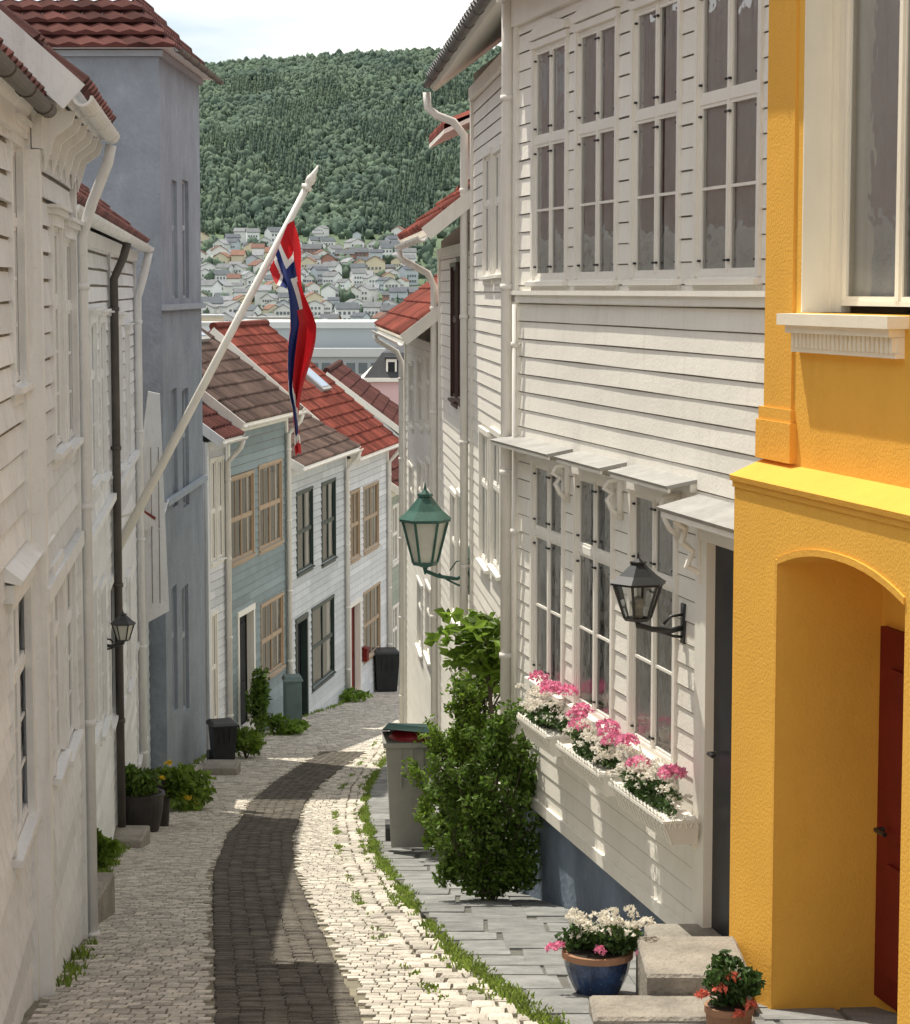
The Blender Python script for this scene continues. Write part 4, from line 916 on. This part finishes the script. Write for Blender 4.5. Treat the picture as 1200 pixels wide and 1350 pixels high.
bush(0,0,[(0,0,.3,.3,.32,1800),(.0,0,.8,.26,.35,1700),(-.05,0,1.25,.22,.3,1300),(.05,0,1.6,.16,.22,600)],.028,'tall green shrub against a white wall',leafG,loc=(qx(19.6)-.28,19.6,G(19.6)))
p=Vector((qx(18.6)-.25,18.6,G(18.6))); e=empty('tree',p); tag(e,'young tree with large bright green backlit leaves','tree')
m=MB(); m.tube([(0,0,0),(.02,0,1.0),(-.05,0,1.9)],[.03,.022,.01],8)
for a in range(6): m.tube([(-.02,0,1.3+.1*a),(.22*math.cos(a*1.1),.2*math.sin(a*1.1),1.75+.06*a)],[.01,.004],5)
m.build('trunk',[bark],e); m=MB()
leaves(m,clump(460,(-.08,0,1.9),(.38,.3,.36),14,.5),.075,0,.4); m.build('crown',[leafB],e)
e=potted(575,968,.14,.17,.3,[terr,terr,soil],'clay pot with small green plant by a doorstep',.05); foliage(e,'foliage',leafG,(0,0,.42),(.22,.2,.2),500,.035,8)
e=potted(548,962,.14,.17,.3,[darkpot,darkpot,soil],'dark pot with small flowering plant',.05); foliage(e,'foliage',leafG,(0,0,.42),(.2,.2,.2),500,.035,8)
# ---------------------------------------------------------------- bins, cabinet, steps
def wheelie(loc,rot,body,lid,label,h=1.0,w=.5,d=.55,opened=False):
    e=empty('wheelie_bin',loc,rot); tag(e,label,'rubbish bin')
    m=MB(); a,b=w*.40,w/2; c,dd=d*.36,d/2
    m.hexa([(-a,-c,.04),(a,-c,.04),(a,c,.04),(-a,c,.04)],[(-b,-dd,h*.92),(b,-dd,h*.92),(b,dd,h*.92),(-b,dd,h*.92)])
    m.box(-b-.025,b+.025,-dd-.025,dd+.025,h*.905,h*.945)
    for x in (-a*.55,0,a*.55): m.box(x-.012,x+.012,-dd-.008,-dd+.03,h*.55,h*.9)
    m.build('body',[body],e)
    m=MB()
    t=.13 if opened else .0
    m.hexa([(-b-.03,-dd-.05,h*.95+t),(b+.03,-dd-.05,h*.95+t*.6),(b+.03,dd+.04,h*.95),(-b-.03,dd+.04,h*.95)],[(-b+.02,-dd,h*.99+t),(b-.02,-dd,h*.99+t*.6),(b-.02,dd,h*1.01),(-b+.02,dd,h*1.01)])
    m.tube([(-b*.8,dd+.07,h*.95),(b*.8,dd+.07,h*.95)],.016,8); m.build('lid',[lid],e)
    for x in (-a-.02,a+.02):
        m=MB(); m.tube([(x-.025,c+.04,.1),(x+.025,c+.04,.1)],.1,16); m.build('wheel',[iron],e)
    return e
greyb=M('grey_bin_plastic',(.30,.295,.27),.5,.12,4,streak=.3); grnl=M('green_bin_lid',(.012,.045,.04),.5,.2,4,spec=.2); blkb=M('black_bin_plastic',(.02,.022,.024),.45,.3,4)
p=on_ground(541,1124,.05); b=wheelie((p.x,p.y+.2,p.z),.05,greyb,grnl,'grey wheelie bin with dark green lid propped on red bags',1.05,.44,.5,True)
m=MB(); m.v=[tuple(v) for v in (IV*(1+.06*rng.normal(size=(len(IV),1)))*[.19,.2,.09]+[0,0,1.0])]; m.f=[list(f) for f in IF]; m.m=[0]*len(IF); m.r=[.5]*len(IF)
q=m.build('rubbish_bag',[M('red_bag_plastic',(.35,.02,.03),.35,.3,12)],loc=(p.x,p.y+.17,p.z),smooth=True); tag(q,'red plastic rubbish bag poking out of a bin','rubbish bag')
p=on_ground(294,1008); wheelie(p,.3,blkb,blkb,'black wheelie bin against a house wall',.65,.36,.4)
wheelie((-1.55,50.2,G(50.2)),.2,blkb,blkb,'black rubbish container at the bend of the lane',.95,.55,.6)
p=on_ground(386,962); e=empty('utility_cabinet',p,.15); tag(e,'blue-grey metal utility cabinet beside a doorway','utility cabinet')
cm=M('blue_grey_cabinet_paint',(.13,.19,.19),.5,.15,4,streak=.3); m=MB(); m.box(-.15,.15,-.2,.2,-.1,.9); m.hexa([(-.18,-.23,.9),(.18,-.23,.9),(.18,.23,.9),(-.18,.23,.9)],[(-.14,-.19,.97),(.14,-.19,.97),(.14,.19,.97),(-.14,.19,.97)]); m.build('body',[cm],e)
m=MB(); m.box(-.125,.125,-.212,-.201,.02,.84); m.box(.08,.1,-.225,-.213,.42,.5); m.build('door',[cm],e)
st=empty('doorstep',(1.3,10.3,-3.6)); tag(st,'weathered concrete doorsteps in front of a dark door','steps')
def slab(x0,x1,y0,y1,zt,zbm,name,par,org,mat=conc,b=.015):
    m=MB(); x0-=org[0];x1-=org[0];y0-=org[1];y1-=org[1];zt-=org[2];zbm-=org[2]
    m.hexa([(x0,y0,zbm),(x1,y0,zbm),(x1,y1,zbm),(x0,y1,zbm)],[(x0,y0,zt-b),(x1,y0,zt-b),(x1,y1,zt-b),(x0,y1,zt-b)]); 
    m.hexa([(x0,y0,zt-b+.0002),(x1,y0,zt-b+.0002),(x1,y1,zt-b+.0002),(x0,y1,zt-b+.0002)],[(x0+b,y0+b,zt),(x1-b,y0+b,zt),(x1-b,y1-b,zt),(x0+b,y1-b,zt)])
    return m.build(name,[mat],par)
og=(1.3,10.3,-3.6)
slab(.86,1.33,9.93,10.55,-3.05,-3.9,'upper_step',st,og); slab(.60,1.30,9.60,9.929,-3.14,-3.9,'lower_step',st,og)
slab(1.02,1.72,10.70,12.0,-3.40,-4.0,'threshold',st,og); slab(.98,1.34,10.551,10.699,-3.18,-4.0,'middle_step',st,og)
for (px,py,w,l,h) in ((165,1118,.28,.5,.1),(118,1218,.12,.6,.18),(296,1022,.3,.5,.12)):
    p=on_ground(px,py); e=empty('stone_step',p); tag(e,'worn grey stone step at the foot of a house','steps'); slab(p.x-w,p.x+w*.6,p.y-.1,p.y+l,p.z+h,p.z-.3,'step',e,tuple(p))
s,z,P=FD.hit(478,862); e=empty('mailbox',P+FD.n*.02,math.atan2(FD.u.y,FD.u.x)); tag(e,'small red mailbox on a white house wall','mailbox')
m=MB(); m.box(-.12,.12,0,.10,-.15,.10); m.build('body',[redd],e); m=MB(); m.hexa([(-.135,-.0,.10),(.135,-.0,.10),(.135,.125,.10),(-.135,.125,.10)],[(-.135,-.0,.16),(.135,-.0,.16),(.135,.12,.125),(-.135,.12,.125)]); m.build('lid',[redd],e)
# ---------------------------------------------------------------- light, world, camera
AZ,EL=math.radians(-41),math.radians(66)
S=Vector((math.sin(AZ)*math.cos(EL),math.cos(AZ)*math.cos(EL),math.sin(EL)))
ld=bpy.data.lights.new('sun','SUN'); ld.energy=5.0; ld.angle=math.radians(.5); ld.color=(1,.93,.80); lo=bpy.data.objects.new('sun',ld); COL.objects.link(lo); lo.rotation_euler=S.to_track_quat('Z','Y').to_euler(); lo.location=(0,0,50)
W=bpy.data.worlds.new('World'); SC.world=W; W.use_nodes=True; nt=W.node_tree; bg=nt.nodes['Background']
sk=nt.nodes.new('ShaderNodeTexSky'); sk.sky_type='NISHITA'; sk.sun_disc=False; sk.sun_elevation=EL; sk.sun_rotation=AZ; sk.air_density=1.0; sk.dust_density=1.5
tc=nt.nodes.new('ShaderNodeTexCoord'); mp=nt.nodes.new('ShaderNodeMapping'); mp.inputs['Scale'].default_value=(2,2,9); n=nt.nodes.new('ShaderNodeTexNoise'); n.inputs['Scale'].default_value=2.2; n.inputs['Detail'].default_value=7
nt.links.new(tc.outputs['Generated'],mp.inputs[0]); nt.links.new(mp.outputs[0],n.inputs['Vector'])
mr=nt.nodes.new('ShaderNodeMapRange'); mr.inputs[1].default_value=.34; mr.inputs[2].default_value=.56; mr.inputs[4].default_value=.92; nt.links.new(n.outputs[0],mr.inputs[0])
mx=nt.nodes.new('ShaderNodeMix'); mx.data_type='RGBA'; nt.links.new(mr.outputs[0],mx.inputs[0]); nt.links.new(sk.outputs[0],mx.inputs[6]); mx.inputs[7].default_value=(9.1,8.9,8.5,1)
nt.links.new(mx.outputs[2],bg.inputs[0]); bg.inputs[1].default_value=.15
cd=bpy.data.cameras.new('camera'); cd.sensor_fit='HORIZONTAL'; cd.sensor_width=36; cd.lens=90; cd.clip_end=6000; cam=bpy.data.objects.new('camera',cd); COL.objects.link(cam); cam.location=(0,0,0); cam.rotation_euler=(math.pi/2-PT,0,0); SC.camera=cam
SC.view_settings.view_transform='Standard'; SC.view_settings.look='None'; SC.view_settings.exposure=0
